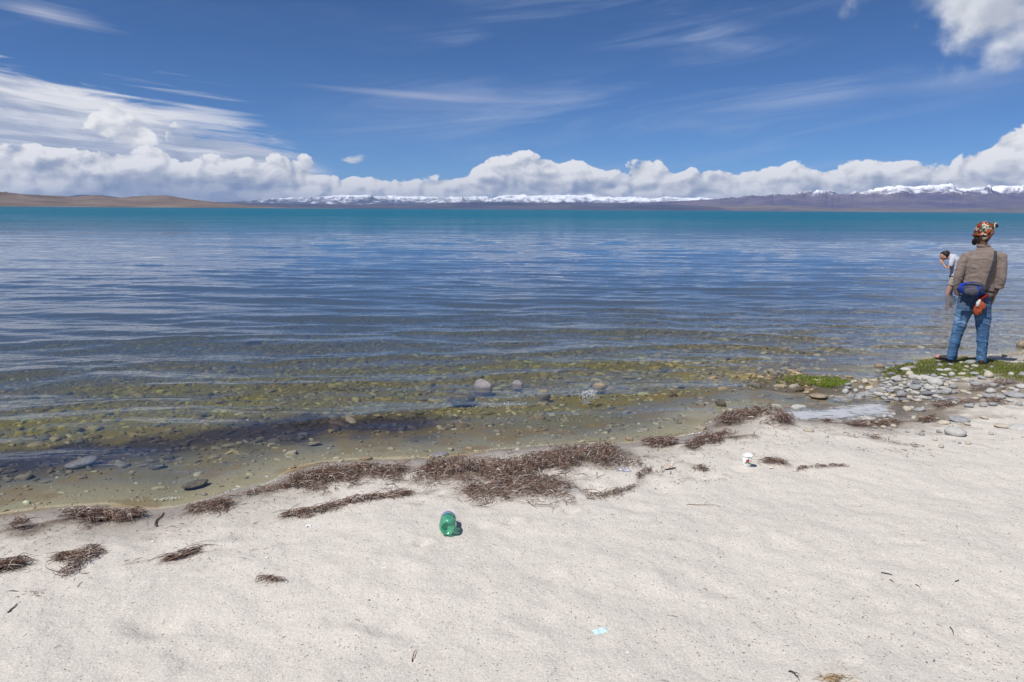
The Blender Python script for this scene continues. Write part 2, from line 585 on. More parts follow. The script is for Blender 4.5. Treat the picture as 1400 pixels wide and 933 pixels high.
def simple_mat(name, color, rough=0.7, spec=0.3, var=0.15, scale=20.0, bmp=0.0, bdist=0.005):
    m, q, out = new_mat(name)
    P = S(q, q.node('ShaderNodeTexCoord').outputs['Object'])
    n = q.noise(P, scale, 5, 0.6)
    c = q.mix(q.lin(n, 0.3, 0.7), tuple(c * (1 - var) for c in color), tuple(min(1, c * (1 + var)) for c in color))
    kw = {}
    if bmp: kw['normal'] = bump(q, n, bmp, bdist)
    pbsdf(q, out, color=c, rough=rough, spec=spec, **kw)
    return m


# sand
def make_sand():
    m, q, out = new_mat('sand_material')
    P = S(q, q.node('ShaderNodeNewGeometry').outputs['Position'])
    base = q.attr('ground_colour', 'Color')
    sandy = q.attr('sandy')
    wet = q.attr('wet')
    grain = q.noise(P, 260, 3, 0.75)
    grain2 = q.noise(P, 95, 3, 0.7)
    patch = q.noise(P, 2.3, 5, 0.6)
    v = 0.95 + (grain - 0.5) * 1.05 + (grain2 - 0.5) * 0.8 + (patch - 0.5) * 0.22
    gc = q.mix(1.0, base, q.xyz(v, v, v), 'MULTIPLY')
    # dark and light flecks: grit, crumbs of weed and shell
    vd = q.voro(P, 62, 0)
    vc = q.sep(q.voro(P, 62, 0, out='Color'))
    flk = q.sstep(vd, 0.30, 0.16) * q.sstep(vc[0], 0.80, 0.84)
    flw = q.sstep(vd, 0.26, 0.14) * q.sstep(vc[0], 0.06, 0.03)
    gc = q.mix(flk * 0.70, gc, (0.10, 0.075, 0.055))
    gc = q.mix(flw * sandy * 0.9, gc, (0.80, 0.78, 0.74))
    gc = q.mix(wet * 0.60, gc, q.mix(1.0, gc, (0.36, 0.32, 0.28), 'MULTIPLY'))
    rough = q.lin(wet, 0.0, 1.0, 0.95, 0.35)
    hgt = grain * 0.45 + grain2 * 0.9 + q.noise(P, 34, 3, 0.6) * 1.4 + q.noise(P, 13, 2, 0.5) * 2.2
    nrm = bump(q, hgt, 0.80, 0.005)
    pbsdf(q, out, color=gc, rough=rough, spec=0.18, normal=nrm)
    return m


dark_weed_line = world_poly([(-60, 640), (60, 622), (200, 612), (330, 590), (450, 584), (560, 583)], -0.08)
algae_lines = [world_poly([(-80, 600), (60, 585), (200, 570), (330, 560)], -0.2), world_poly([(150, 540), (330, 527), (560, 515), (760, 508), (880, 498)], -0.3),
               world_poly([(100, 480), (340, 475), (600, 462), (840, 462)], -0.5)]


def bed_colour(x, y, d):
    """colour of what lies on the ground at x, y; d = distance from the waterline"""
    n = fbm(x * 1.1, y * 1.1, 4, 31) ; n2 = fbm(x * 3.7, y * 3.7, 3, 37)
    sand = np.array([0.618, 0.568, 0.505])
    grey = np.array([0.22, 0.20, 0.165]); olive = np.array([0.33, 0.26, 0.015]); ochre = np.array([0.30, 0.19, 0.07])
    darkw = np.array([0.036, 0.020, 0.026]); tan = np.array([0.50, 0.43, 0.29])
    s = lambda a, b, v: np.clip((v - a) / (b - a), 0, 1)[..., None] ** 1
    col = np.ones(np.shape(x) + (3,)) * sand
    uw = s(0.02, -0.10, d)
    wc = tan * (1 - s(-0.15, -0.8, d + 0.3 * n)) + grey * s(-0.15, -0.8, d + 0.3 * n)
    wc = wc * (1 - 0.55 * s(0.05, 0.3, n2)) + ochre * 0.55 * s(0.05, 0.3, n2)
    al = s(-0.7, -1.6, d + 0.5 * n) * 0.50
    for k, pl in enumerate(algae_lines):
        al = np.maximum(al, s(0.70, 0.25, seg_dist(x, y, pl) + 0.5 * n2))
    al = al * s(5.5, 0.5, x - 0.3 * y + 1.0)
    wc = wc * (1 - al) + olive * al
    dk = s(0.60, 0.18, seg_dist(x, y, dark_weed_line) + 0.35 * n2)
    wc = wc * (1 - dk * 0.9) + darkw * dk * 0.9
    return col * (1 - uw) + wc * uw, uw[..., 0]


SAND = make_sand()


def axis(dense0, dense1, step, far0, far1, grow=1.16):
    a = list(np.arange(dense0, dense1 + step / 2, step))
    s, v = step, dense1
    while v < far1:
        s *= grow; v += s; a.append(min(v, far1))
    s, v = step, dense0; pre = []
    while v > far0:
        s *= grow; v -= s; pre.append(max(v, far0))
    return np.array(pre[::-1] + a)


gx = axis(-5.4, 8.0, 0.024, -70000, 70000, 1.25)
gy = axis(1.3, 9.6, 0.022, -30000, 70000, 1.20)
XX, YY = np.meshgrid(gx, gy)
X, Y = XX.ravel(), YY.ravel()
D = sdist(X, Y)
Z = height(X, Y)
me = mesh_np('ground', np.stack([X, Y, Z], 1), grid_faces(len(gx), len(gy)))
colr, uw = bed_colour(X, Y, D)
# weed crumbs brown the sand below and around the heaps; silt and soil on the little bank
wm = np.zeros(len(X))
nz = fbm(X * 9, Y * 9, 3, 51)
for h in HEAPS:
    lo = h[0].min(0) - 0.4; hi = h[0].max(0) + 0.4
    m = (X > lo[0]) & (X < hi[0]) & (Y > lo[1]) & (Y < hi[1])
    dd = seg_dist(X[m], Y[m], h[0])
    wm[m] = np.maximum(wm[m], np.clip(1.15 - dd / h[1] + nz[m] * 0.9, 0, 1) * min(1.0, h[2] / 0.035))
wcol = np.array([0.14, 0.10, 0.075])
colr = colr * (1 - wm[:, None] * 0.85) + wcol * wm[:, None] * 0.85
m = (X > 1) & (X < 14) & (Y > 4) & (Y < 14)
gb = np.zeros(len(X))
gb[m] = np.clip(1.4 - np.minimum(seg_dist(X[m], Y[m], grass_bank) / 0.55, seg_dist(X[m], Y[m], grass_isle) / 0.22) + nz[m], 0, 1)
colr = colr * (1 - gb[:, None]) + np.array([0.085, 0.085, 0.035]) * gb[:, None]
mud_line = world_poly([(1215, 562), (1250, 552), (1275, 540), (1330, 540), (1400, 545)], 0.05)
mud = np.zeros(len(X))
mud[m] = np.clip(1.3 - seg_dist(X[m], Y[m], mud_line) / 0.62 + nz[m] * 0.8, 0, 1) * 0.75
colr = colr * (1 - mud[:, None]) + np.array([0.19, 0.15, 0.105]) * mud[:, None]
vcol(me, 'ground_colour', colr)
vfac(me, 'sandy', np.clip(1 - uw, 0, 1) * (1 - wm))
lipn = 0.012 * fbm(X * 1.2, Y * 1.2, 2, 97)
vfac(me, 'wet', np.where(Z > 0.004, np.clip(1.25 - (Z - lipn) / 0.080, 0, 1) * 1.25, 0.50))
go = link('ground', me, SAND)
tag(go, kind='structure')


# ------------------------------------------------------------------ water
def make_water():
    m, q, out = new_mat('lake_water')
    P = S(q, q.node('ShaderNodeNewGeometry').outputs['Position'])
    x, y, z = q.sep(P)
    far = q.sstep(y, 25.0, 160.0)
    clear = q.attr('clear')
    # ripples: fine ones everywhere, wider wind ripples farther out
    n1 = q.noise(q.xyz(x * 0.55, y, 0.0), 9.0, 3, 0.6, 0.4)
    n2 = q.noise(q.xyz(x * 0.45, y, 2.0), 2.4, 4, 0.6, 0.5)
    n3 = q.noise(q.xyz(x * 0.35, y, 4.0), 0.55, 5, 0.6, 0.3)
    b = bump(q, n1, 0.45, 0.012)
    b = bump(q, n2, q.lin(q.sstep(y, 8.0, 40.0), 0, 1, 0.25, 1.0), 0.050, b)
    b = bump(q, n3, q.sstep(y, 22.0, 90.0), 0.80, b)
    n4 = q.noise(q.xyz(x * 0.22, y, 7.0), 0.14, 4, 0.6, 0.3)
    b = bump(q, n4, q.sstep(y, 60.0, 260.0), 3.0, b)
    fr = S(q, q.node('ShaderNodeFresnel', {'IOR': 1.333, 'Normal': b}).outputs[0])
    # wind-roughened open water mirrors much less of the low sky than a flat sheet would
    wind = q.noise(q.xyz(x * 0.03, y * 0.16, 3.0), 1.0, 5, 0.6, 0.4)
    fr = fr * q.sstep(y, 40.0, 200.0, 1.0, 0.42) * (1.0 - q.sstep(y, 30.0, 70.0) * q.sstep(wind, 0.42, 0.60) * 0.42)
    gl = q.node('ShaderNodeBsdfGlossy', {'Color': (1, 1, 1, 1), 'Roughness': q.lin(far, 0, 1, 0.025, 0.09), 'Normal': b})
    tr = q.node('ShaderNodeBsdfTransparent', {'Color': (0.93, 0.96, 0.93, 1)})
    murk_sky = q.ramp(q.lin(y, 8, 90), [(0.0, (0.070, 0.100, 0.140)), (0.22, (0.070, 0.130, 0.230)), (0.6, (0.030, 0.130, 0.235)), (1.0, (0.007, 0.115, 0.190))])  # water body colour, lightened and blued to stand in for sky reflection
    df = q.node('ShaderNodeBsdfDiffuse', {'Color': murk_sky})
    body = q.node('ShaderNodeMixShader', {0: clear})
    q.l.new(df.outputs[0], body.inputs[1]); q.l.new(tr.outputs[0], body.inputs[2])
    mx = q.node('ShaderNodeMixShader', {0: fr})
    q.l.new(body.outputs[0], mx.inputs[1]); q.l.new(gl.outputs[0], mx.inputs[2])
    q.l.new(mx.outputs[0], out.inputs[0])
    return m


ridges = [  # (crest line in photo px, height m)
    ([(-80, 622), (0, 614), (150, 601), (300, 588), (430, 577), (600, 565), (740, 556), (830, 546), (930, 537), (1060, 527)], 0.034),
    ([(-80, 575), (60, 562), (200, 545), (330, 537), (480, 528), (650, 520), (780, 508), (900, 497), (1000, 492)], 0.036),
    ([(-80, 520), (100, 506), (300, 498), (520, 489), (700, 487), (900, 474), (1050, 476)], 0.030),
    ([(-100, 480), (120, 468), (330, 461), (600, 456), (850, 452), (1100, 462), (1250, 468)], 0.028),
    ([(1150, 478), (1220, 470), (1300, 473)], 0.032),
]


def make_lake():
    rows = [2.4]
    while rows[-1] < 130:
        yv = rows[-1]
        rows.append(yv + max(0.018, yv * yv / (680 * 1.95) * 0.48))
    s = rows[-1] - rows[-2]
    while rows[-1] < 60000:
        s *= 1.35; rows.append(rows[-1] + s)
    rows = np.array(rows)
    cols = np.concatenate([np.linspace(-30, -1.0, 30)[:-1], np.linspace(-1.0, 1.0, 760), np.linspace(1.0, 30, 30)[1:]])
    YY, SS = np.meshgrid(rows, cols, indexing='ij')
    XX = np.clip((np.minimum(YY, 70000) + 3.2) * SS, -70000, 70000)
    X, Y = XX.ravel(), YY.ravel()
    d = sdist(X, Y)
    off = np.maximum(-d, 0)
    # open water: many wave trains running in towards the shore
    r = np.random.default_rng(3)
    z = np.zeros(len(X))
    ny = int(np.searchsorted(rows, 600)) * len(cols)
    x, y = X[:ny], Y[:ny]
    wx = x + 0.35 * fbm(x * 0.35, y * 0.35, 3, 61)
    wy = y + 0.55 * fbm(x * 0.22, y * 0.5, 3, 62)
    h = np.zeros(ny)
    for k in range(56):
        lam = 0.19 * (3.2 / 0.19) ** r.random()
        th = math.radians(r.normal(4, 7 + 5 / (0.5 + lam)))
        kk = 2 * math.pi / lam
        slope = 0.0095 + 0.0100 * math.exp(-((math.log(lam / 0.8)) / 0.8) ** 2)
        a = slope / kk * 1.35
        ph = r.random() * 6.28
        # wave groups: amplitude varies over the surface
        env = 0.65 + 1.1 * vnoise(x / (lam * 6) + k * 3.1, y / (lam * 4), 70 + k)
        # drop wave trains the mesh is too coarse to carry
        cut = np.clip((lam / np.maximum(0.018, y * y / (680 * 1.95) * 0.42) - 2.0) / 2.5, 0, 1)
        s_ = np.sin((math.sin(th) * wx + math.cos(th) * wy) * kk + ph)
        h += a * env * cut * (s_ + 0.18 * (1 - 2 * s_ * s_))
    near = np.clip(off[:ny] / 2.2, 0, 1)
    h *= 0.20 + 0.80 * near ** 0.8
    # slow swells drawn towards the beach
    for i, (pl, amp) in enumerate(ridges):
        W = world_poly(pl, 0.0, 2)
        m = (y < 22) & (np.abs(x) < 20)
        xs, ys = x[m], y[m] + 0.22 * fbm(x[m] * 1.3, y[m] * 1.3 + i, 3, 80 + i)
        dd = seg_dist(xs, ys, W)
        yl = np.interp(xs, W[:, 0], W[:, 1])
        side = np.where(ys > yl, 1.0, -1.0)           # + = lake side, - = beach side
        w = np.where(side > 0, 0.36, 0.13)
        al = 0.55 + 1.0 * vnoise(xs * 0.8 + i * 7, ys * 0.3, 90 + i) + 0.3
        h[m] += amp * al * np.exp(-(dd / w) ** 2)
    z[:ny] = h
    z = np.where(off <= 0, np.minimum(z, 0.004), z)
    me = mesh_np('lake_water', np.stack([X, Y, z], 1), grid_faces(len(cols), len(rows)))
    dep = np.maximum(0, -height(X[:ny], Y[:ny]))
    cl = np.zeros(len(X)); cl[:ny] = np.exp(-np.maximum(dep - 0.05, 0) * 2.7 ) * 0.97
    vfac(me, 'clear', cl)
    o = link('lake_water', me, make_water())
    tag(o, kind='structure')


make_lake()
#@@PART2@@

# ------------------------------------------------------------------ mountains across the lake
def ridged(x, y, octv=6, seed=0):
    s = 0; a = 1.0; w = 1.0; tot = 0
    for i in range(octv):
        v = 1 - 2 * np.abs(vnoise(x * 2 ** i + 5.3 * i, y * 2 ** i + 2.7 * i, seed + i)) * 1.9
        v = np.clip(v, 0, 1) ** 1.5
        s = s + a * v * w; tot += a
        w = np.clip(v * 1.3, 0.15, 1); a *= 0.52
    return s / tot


def make_hills(name, profile, d0, d1, mat, seed, nscale, rough=0.5, n=(700, 60), power=0.9):
    """a range of hills standing between two distances; profile = skyline in photo px"""
    A = np.array([azel(*p) for p in profile])
    az_ = np.linspace(A[0, 0], A[-1, 0], n[0])
    s_ = np.linspace(0, 1, n[1])
    AZ, SS = np.meshgrid(az_, s_)
    Dd = d0 + (d1 - d0) * SS
    top_ = np.interp(AZ, A[:, 0], np.maximum(A[:, 1], 0.0))
    X = Dd * np.sin(np.radians(AZ)); Y = Dd * np.cos(np.radians(AZ))
    wx = X / nscale; wy = Y / nscale
    rg = ridged(wx + 0.5 * fbm(wx, wy, 3, seed + 40), wy + 0.5 * fbm(wx, wy, 3, seed + 50), 6, seed)
    env = np.clip(SS / 0.72, 0, 1) ** power * np.clip((1.02 - SS) / 0.25, 0, 1) ** 0.6
    hh = np.tan(np.radians(top_)) * Dd
    shp = env * ((1 - rough) + rough * 1.75 * rg)
    cm_ = (shp * Dd).max(0) / d1 / 0.86
    kk_ = np.convolve(np.pad(cm_, 30, mode='edge'), np.ones(61) / 61, 'valid')
    shp = shp / (0.45 * cm_ + 0.55 * kk_)[None, :]
    Zz = hh * shp + 3 * rg * np.clip(SS * 8, 0, 1) - 4 * (1 - np.clip(SS * 40, 0, 1))
    me = mesh_np(name, np.stack([X.ravel(), Y.ravel(), Zz.ravel()], 1), grid_faces(*n))
    o = link(name, me, mat)
    tag(o, kind='structure')
    return o


def hill_mat(name, low, high, snow=None, sc=0.0006, grey=(0.10, 0.11, 0.14)):
    m, q, out = new_mat(name)
    P = S(q, q.node('ShaderNodeNewGeometry').outputs['Position'])
    x, y, z = q.sep(P)
    nrm = q.sep(S(q, q.node('ShaderNodeNewGeometry').outputs['Normal']))
    n = q.noise(P, sc, 7, 0.6)
    n2 = q.noise(P, sc * 6, 5, 0.6)
    c = q.mix(q.lin(n + (n2 - 0.5) * 0.5, 0.35, 0.65), low, high)
    c = q.mix(q.sstep(n2, 0.55, 0.72) * 0.5, c, grey)
    if snow:
        s0, s1 = snow
        f = q.sstep(z + (n - 0.5) * (s1 - s0) * 1.6 + (n2 - 0.5) * (s1 - s0) * 2.6, s0, s1) * q.sstep(nrm[2], 0.55, 0.85)
        c = q.mix(f, c, (0.85, 0.87, 0.92))
    pbsdf(q, out, color=c, rough=0.95, spec=0.05)
    return m


BROWN = hill_mat('brown_hill_material', (0.130, 0.100, 0.095), (0.215, 0.175, 0.150), None, 0.0022, (0.11, 0.085, 0.075))
SLATE = hill_mat('slate_hill_material', (0.05, 0.065, 0.12), (0.11, 0.11, 0.15), None, 0.0006)
MAUVE = hill_mat('mauve_mountain_material', (0.075, 0.075, 0.15), (0.165, 0.145, 0.185), (470, 700), 0.0007, (0.035, 0.05, 0.14))  # bluish base colours hold part of the distance haze
SNOWY = hill_mat('snow_mountain_material', (0.05, 0.065, 0.13), (0.10, 0.11, 0.16), (200, 560), 0.0005)

make_hills('brown_hills', [(-160, 252), (-80, 256), (0, 261), (20, 263), (60, 267), (100, 269), (130, 267), (160, 269), (200, 267), (232, 267),
           (262, 272), (300, 277), (345, 281.5), (400, 284), (470, 285)], 5200, 7800, BROWN, 5, 900, 0.30, (500, 50))
make_hills('slate_hills', [(-120, 272), (40, 273), (85, 269), (110, 265), (140, 265), (170, 270), (220, 273), (330, 276), (420, 279), (560, 279),
           (650, 276), (760, 277), (860, 278), (960, 281), (1000, 286)], 12000, 16000, SLATE, 9, 2600, 0.35, (600, 40))
make_hills('snow_mountains', [(300, 276), (345, 272), (400, 269), (450, 266), (520, 266), (600, 268), (680, 267), (740, 265), (800, 266), (880, 268),
           (960, 269), (1040, 270), (1120, 272)], 26000, 33000, SNOWY, 15, 2600, 0.50, (900, 60), 0.8)
make_hills('mauve_mountains', [(800, 285), (840, 281), (900, 275), (950, 273), (1000, 270), (1050, 265), (1100, 261), (1120, 258), (1150, 263), (1185, 260),
           (1210, 254), (1230, 250), (1250, 255), (1272, 249), (1300, 250), (1320, 255), (1345, 252), (1365, 249), (1400, 249), (1470, 246), (1560, 254)],
           17000, 24000, MAUVE, 23, 3000, 0.52, (900, 90), 1.0)
make_hills('foothills', [(560, 285.5), (700, 283), (850, 282), (1000, 281), (1080, 280), (1150, 284), (1260, 285), (1400, 283), (1520, 281)], 14000, 16500,
           hill_mat('foothill_material', (0.10, 0.095, 0.13), (0.19, 0.165, 0.16), None, 0.001), 33, 1500, 0.35, (800, 40))


# ------------------------------------------------------------------ stones
def stone_mesh(name, seed, sub=3, flat=0.55, rough=0.16):
    bm = bmesh.new()
    bmesh.ops.create_icosphere(bm, subdivisions=sub, radius=0.5)
    r = random.Random(seed)
    planes = [(Vector((r.gauss(0, 1), r.gauss(0, 1), r.gauss(0, 1))).normalized(), r.uniform(0.30, 0.46)) for _ in range(7)]
    sxx, syy = r.uniform(0.85, 1.15), r.uniform(0.6, 0.9)
    from mathutils import noise as mn
    for v in bm.verts:
        for nrm, dd in planes:
            k = v.co.dot(nrm) - dd
            if k > 0: v.co -= nrm * k * 0.8
        v.co *= 1 + rough * mn.noise(v.co * 2.3 + Vector((seed, 0, 0))) + 0.05 * mn.noise(v.co * 7)
        v.co.x *= sxx; v.co.y *= syy; v.co.z *= flat
    me = bpy.data.meshes.new(name)
    bm.to_mesh(me); bm.free()
    me.polygons.foreach_set('use_smooth', [True] * len(me.polygons))
    return me


def stone_mat(name, c1, c2, speck=0.25, wet=False):
    m, q, out = new_mat(name)
    P = S(q, q.node('ShaderNodeTexCoord').outputs['Object'])
    n = q.noise(P, 3.0, 6, 0.65)
    f = q.noise(P, 28.0, 3, 0.7)
    c = q.mix(q.lin(n, 0.35, 0.65), c1, c2)
    c = q.mix(q.sstep(f, 0.60, 0.75) * speck, c, (0.06, 0.055, 0.05))
    c = q.mix(q.sstep(f, 0.40, 0.28) * speck, c, (0.6, 0.58, 0.55))
    pbsdf(q, out, color=c, rough=0.25 if wet else 0.85, spec=0.5 if wet else 0.25, normal=bump(q, n * 2.0 + f, 0.5, 0.02))
    return m


pale_sets = [stone_mat('pale_stone', (0.42, 0.41, 0.39), (0.56, 0.54, 0.50)), stone_mat('grey_stone', (0.26, 0.265, 0.27), (0.40, 0.40, 0.39)),
             stone_mat('cream_stone', (0.46, 0.40, 0.31), (0.58, 0.52, 0.43)), stone_mat('slate_stone', (0.16, 0.17, 0.18), (0.27, 0.28, 0.29))]
wet_sets = [stone_mat('wet_grey_stone', (0.20, 0.18, 0.185), (0.33, 0.30, 0.30), 0.2, True), stone_mat('wet_tan_stone', (0.24, 0.18, 0.12), (0.36, 0.28, 0.19), 0.2, True),
            stone_mat('wet_dark_stone', (0.07, 0.06, 0.045), (0.15, 0.13, 0.09), 0.2, True)]
stone_lib = {}
for mi, mt in enumerate(pale_sets + wet_sets):
    for k in range(4):
        me = stone_mesh('stone_mesh', 11 * mi + k, 3 if k < 2 else 2, [0.5, 0.42, 0.6, 0.36][k])
        me.materials.append(mt)
        stone_lib[(mi, k)] = me


def place_stone(px, py, w_px, mi, label, group=None, k=None, sink=0.22, hgt=None, name='stone', cat='stone', zoff=0.0):
    p = ground(px, py)
    depth = p.y * math.cos(PITCH) + (CAM_H - p.z) * math.sin(PITCH)
    s = w_px * depth / FPX / 0.95
    me = stone_lib[(mi, random.randrange(4) if k is None else k)]
    o = bpy.data.objects.new(name, me)
    C.objects.link(o)
    o.location = (p.x, p.y, p.z + s * 0.5 * 0.5 * (1 - 2 * sink) + zoff)
    o.scale = (s, s, s * (hgt or 1.0))
    o.rotation_euler = (random.uniform(-.18, .18), random.uniform(-.18, .18), -math.atan2(p.x, p.y) + random.uniform(-.5, .5))
    if zoff > 0:          # awash: seen at the water surface and standing on the bed
        q2 = at_z(px, py, 0.0)
        bed = H1(*q2)
        top = s * 0.16 * (hgt or 1.0) + zoff * 0.5
        half = (top - bed) / 2 + 0.01
        o.location = (q2[0], q2[1], (top + bed) / 2)
        o.scale = (s, s, max(half / 0.235, s * 0.5))
        o.rotation_euler[0] *= 0.3; o.rotation_euler[1] *= 0.3
    tag(o, label, cat, group)
    return o


# the ones that can be told from one another
special = [
    (1278, 525, 26, 0, 'large white angular stone on top of the pale stone heap'),
    (1262, 519, 17, 0, 'white flat stone touching the upper left of the largest white stone'),
    (1238, 507, 13, 0, 'rounded white stone on the grass left of the pale stone heap, nearest the water'),
    (1250, 531, 19, 1, 'light grey cobble in the front row of the stone heap'),
    (1326, 497, 14, 1, 'grey flat stone beside the left foot of the standing person'),
    (1295, 507, 10, 0, 'small pale stone alone on the grass behind the heap'),
    (1360, 545, 24, 1, 'wide grey stone half wrapped in tangled dried weed at the right'),
    (1388, 543, 26, 1, 'broad pale grey slab at the right border by the grass edge'),
    (1397, 529, 15, 0, 'white stone at the right border on the grass edge'),
    (1311, 576, 26, 1, 'grey slab lying on sand below the flat dark weed patch'),
    (1306, 595, 34, 0, 'long pale slab sunk in the sand, lowest of the right-hand stones'),
    (1291, 580, 16, 2, 'beige pebble left of the grey slab on the sand'),
    (1240, 561, 13, 2, 'cream oval stone alone on the brown mud left of its grey twin'),
    (1257, 562, 14, 1, 'grey oval stone alone on the brown mud right of its cream twin'),
    (1188, 574, 14, 0, 'pale stone at the sandy rim of the foamy puddle, biggest of the rim stones'),
    (1197, 580, 11, 0, 'white rounded pebble at the sandy rim of the foamy puddle'),
    (1210, 571, 8, 1, 'small grey pebble right of the rim stones at the puddle'),
    (1105, 590, 14, 2, 'cream flat pebble on wet sand under the curled weed ridge'),
    (1370, 585, 22, 2, 'beige slab flush with the sand near the right border'),
    (1392, 588, 26, 0, 'pale flat slab at the right border on open sand'),
    (1345, 572, 12, 2, 'small beige pebble between weed patch and slabs on the sand'),
    (1300, 547, 12, 3, 'dark slate cobble at the back edge of the stone heap'),
]
for px, py, w, mi, lab in special:
    place_stone(px, py, w, mi, lab, 'stones lying on the bank at the right', hgt=0.75 if w > 20 else 1.0, sink=0.3)
rs = random.Random(5)
zones = [
    (84, (1205, 1306, 514, 550), (6, 15), [0, 0, 1, 1, 2, 3], 'cobble in the stone heap'),
    (32, (1300, 1400, 512, 558), (5, 14), [0, 1, 1, 2], 'stone along the front edge of the grass'),
    (16, (1245, 1400, 494, 512), (4, 9), [0, 1, 2], 'stone in the short grass'),
    (12, (1178, 1222, 568, 586), (4, 9), [0, 1, 2], 'pebble on the sandy rim of the puddle'),
    (26, (1120, 1400, 572, 618), (4, 9), [0, 1, 2, 2], 'pebble on sand below the bank'),
    (14, (1150, 1215, 516, 545), (7, 14), [2, 1, 0], 'wet cobble lapped by foam'),
]
used = []
for n, (x0, x1, y0, y1), (w0, w1), mats_, lab in zones:
    c = 0; tries = 0
    while c < n and tries < n * 30:
        tries += 1
        px, py, w = rs.uniform(x0, x1), rs.uniform(y0, y1), rs.uniform(w0, w1)
        if any((px - a) ** 2 + ((py - b) * 1.9) ** 2 < ((w + ww) * 0.40) ** 2 for a, b, ww in used): continue
        used.append((px, py, w)); c += 1
        mi = rs.choice(mats_)
        fx, fy = (px - x0) / (x1 - x0), (py - y0) / (y1 - y0)
        side = ['leftmost', 'left', 'middle', 'right', 'rightmost'][min(4, int(fx * 5))]
        row = ['back', 'middle', 'front'][min(2, int(fy * 3))]
        size = 'larger' if w > (w0 * .4 + w1 * .6) else 'small'
        hue = ['white', 'grey', 'cream', 'slate grey'][mi]
        place_stone(px, py, w, mi, '%s %s %s, %s row, %s part' % (size, hue, lab, row, side), 'stones lying on the bank at the right', sink=0.12, hgt=1.25)

wet_special = [
    (660, 527, 24, 4, 'round grey boulder poking out of the shallow water in the middle', 1.25, 0.03),
    (708, 523, 16, 4, 'smaller grey rock out of the water just right of the round boulder', 1.2, 0.02),
    (744, 538, 17, 5, 'low tan rock at the water surface below the small grey rock', 0.9, 0.02),
    (820, 527, 20, 5, 'tan rock awash in the shallows right of the middle boulders', 1.0, 0.03),
    (632, 542, 30, 6, 'dark mossy flat rock awash left of the tan rock', 0.6, 0.03),
    (778, 523, 20, 5, 'submerged brown rock between the two tan rocks', 0.5, 0.0),
    (803, 553, 15, 4, 'grey rock under the small splash in the shallows', 0.8, 0.0),
    (1118, 543, 27, 5, 'cream flat stone awash below the grassy islet', 0.6, 0.03),
    (1092, 557, 20, 0, 'white flat stone at the left end of the foam', 0.5, 0.025),
    (112, 637, 40, 4, 'large flat grey slab under shallow water at the left', 0.6, 0.0),
    (268, 666, 34, 6, 'dark flat slab under clear water near the left waterline', 0.5, 0.0),
    (400, 640, 10, 5, 'small yellowish stone beside the left rounded weed heap', 1.0, 0.0),
    (500, 629, 18, 5, 'mustard coloured stone in the shallows behind the left rounded weed heap', 0.9, 0.01),
    (600, 623, 26, 4, 'grey elongated stone in the shallows behind the longest weed heap', 0.7, 0.01),
    (1160, 517, 14, 5, 'tan cobble awash at the right end of the islet', 0.9, 0.02),
    (1202, 502, 13, 5, 'tan cobble in the water off the grassy point', 1.0, 0.03),
    (1397, 473, 14, 5, 'cream boulder in the lake at the right border', 1.3, 0.10),
    (1230, 500, 12, 4, 'grey cobble at the water edge of the grassy point', 1.0, 0.02),
    (370, 560, 17, 5, 'pale rounded stone under the waves left of the middle', 0.9, 0.0),
    (345, 470, 34, 5, 'flat ochre slab seen under the waves at the left', 0.4, 0.0),
    (430, 609, 18, 5, 'brownish stone on the lake bed under clear water at the left', 0.7, 0.0),
    (215, 640, 20, 6, 'dark rounded stone on the lake bed left of the large flat slab', 0.7, 0.0),
    (985, 552, 13, 6, 'dark wet stone in the shallows left of the foam', 0.8, 0.02),
    (860, 601, 13, 5, 'ochre pebble at the wet edge above the small bushy weed heap', 0.8, 0.01),
    (1305, 494, 12, 5, 'pinkish stone at the water edge left of the standing person', 0.7, 0.0),
]
for px, py, w, mi, lab, hg, up in wet_special:
    place_stone(px, py, w, mi, lab, 'rocks in the shallow water', hgt=hg, sink=0.25, zoff=up, name='rock', cat='rock')


# the countless small cobbles that pave the lake bed
def batch(name, V0, F0, pos, scl, rot, col, mat, tilt=None):
    """many copies of one small shape as a single mesh: pos (n,3), scl (n,3), rot about z (n)"""
    n = len(pos)
    c, s_ = np.cos(rot)[:, None], np.sin(rot)[:, None]
    vx = V0[None, :, 0] * scl[:, 0:1]; vy = V0[None, :, 1] * scl[:, 1:2]; vz = V0[None, :, 2] * scl[:, 2:3]
    if tilt is not None: vz = vz + vx * tilt[:, None]
    X = vx * c - vy * s_ + pos[:, 0:1]; Y = vx * s_ + vy * c + pos[:, 1:2]; Z = vz + pos[:, 2:3]
    V = np.stack([X, Y, Z], 2).reshape(-1, 3)
    F = (F0[None] + (np.arange(n) * len(V0))[:, None, None]).reshape(-1, F0.shape[1])
    me = mesh_np(name, V, F)
    vcol(me, 'piece_colour', np.repeat(col, len(V0), axis=0))
    return link(name, me, mat)


def half_rock(seed, sub=2):
    bm = bmesh.new()
    bmesh.ops.create_icosphere(bm, subdivisions=sub, radius=0.5)
    r = random.Random(seed)
    cuts = [(Vector((r.gauss(0, 1), r.gauss(0, 1), r.gauss(0.2, .6))).normalized(), r.uniform(0.26, 0.40)) for _ in range(6)]
    from mathutils import noise as mn
    for v in bm.verts:
        v.co *= 1 + 0.5 * mn.noise(v.co * 2.6 + Vector((seed * 3.1, 0, 0)))
        for nrm, dd in cuts:
            k = v.co.dot(nrm) - dd
            if k > 0: v.co -= nrm * k * 0.95
    kill = [f for f in bm.faces if sum(v.co.z for v in f.verts) / 3 < -0.13]
    bmesh.ops.delete(bm, geom=kill, context='FACES')
    bm.verts.ensure_lookup_table()
    V = np.array([v.co[:] for v in bm.verts]); F = np.array([[v.index for v in f.verts] for f in bm.faces])
    bm.free()
    return V, F


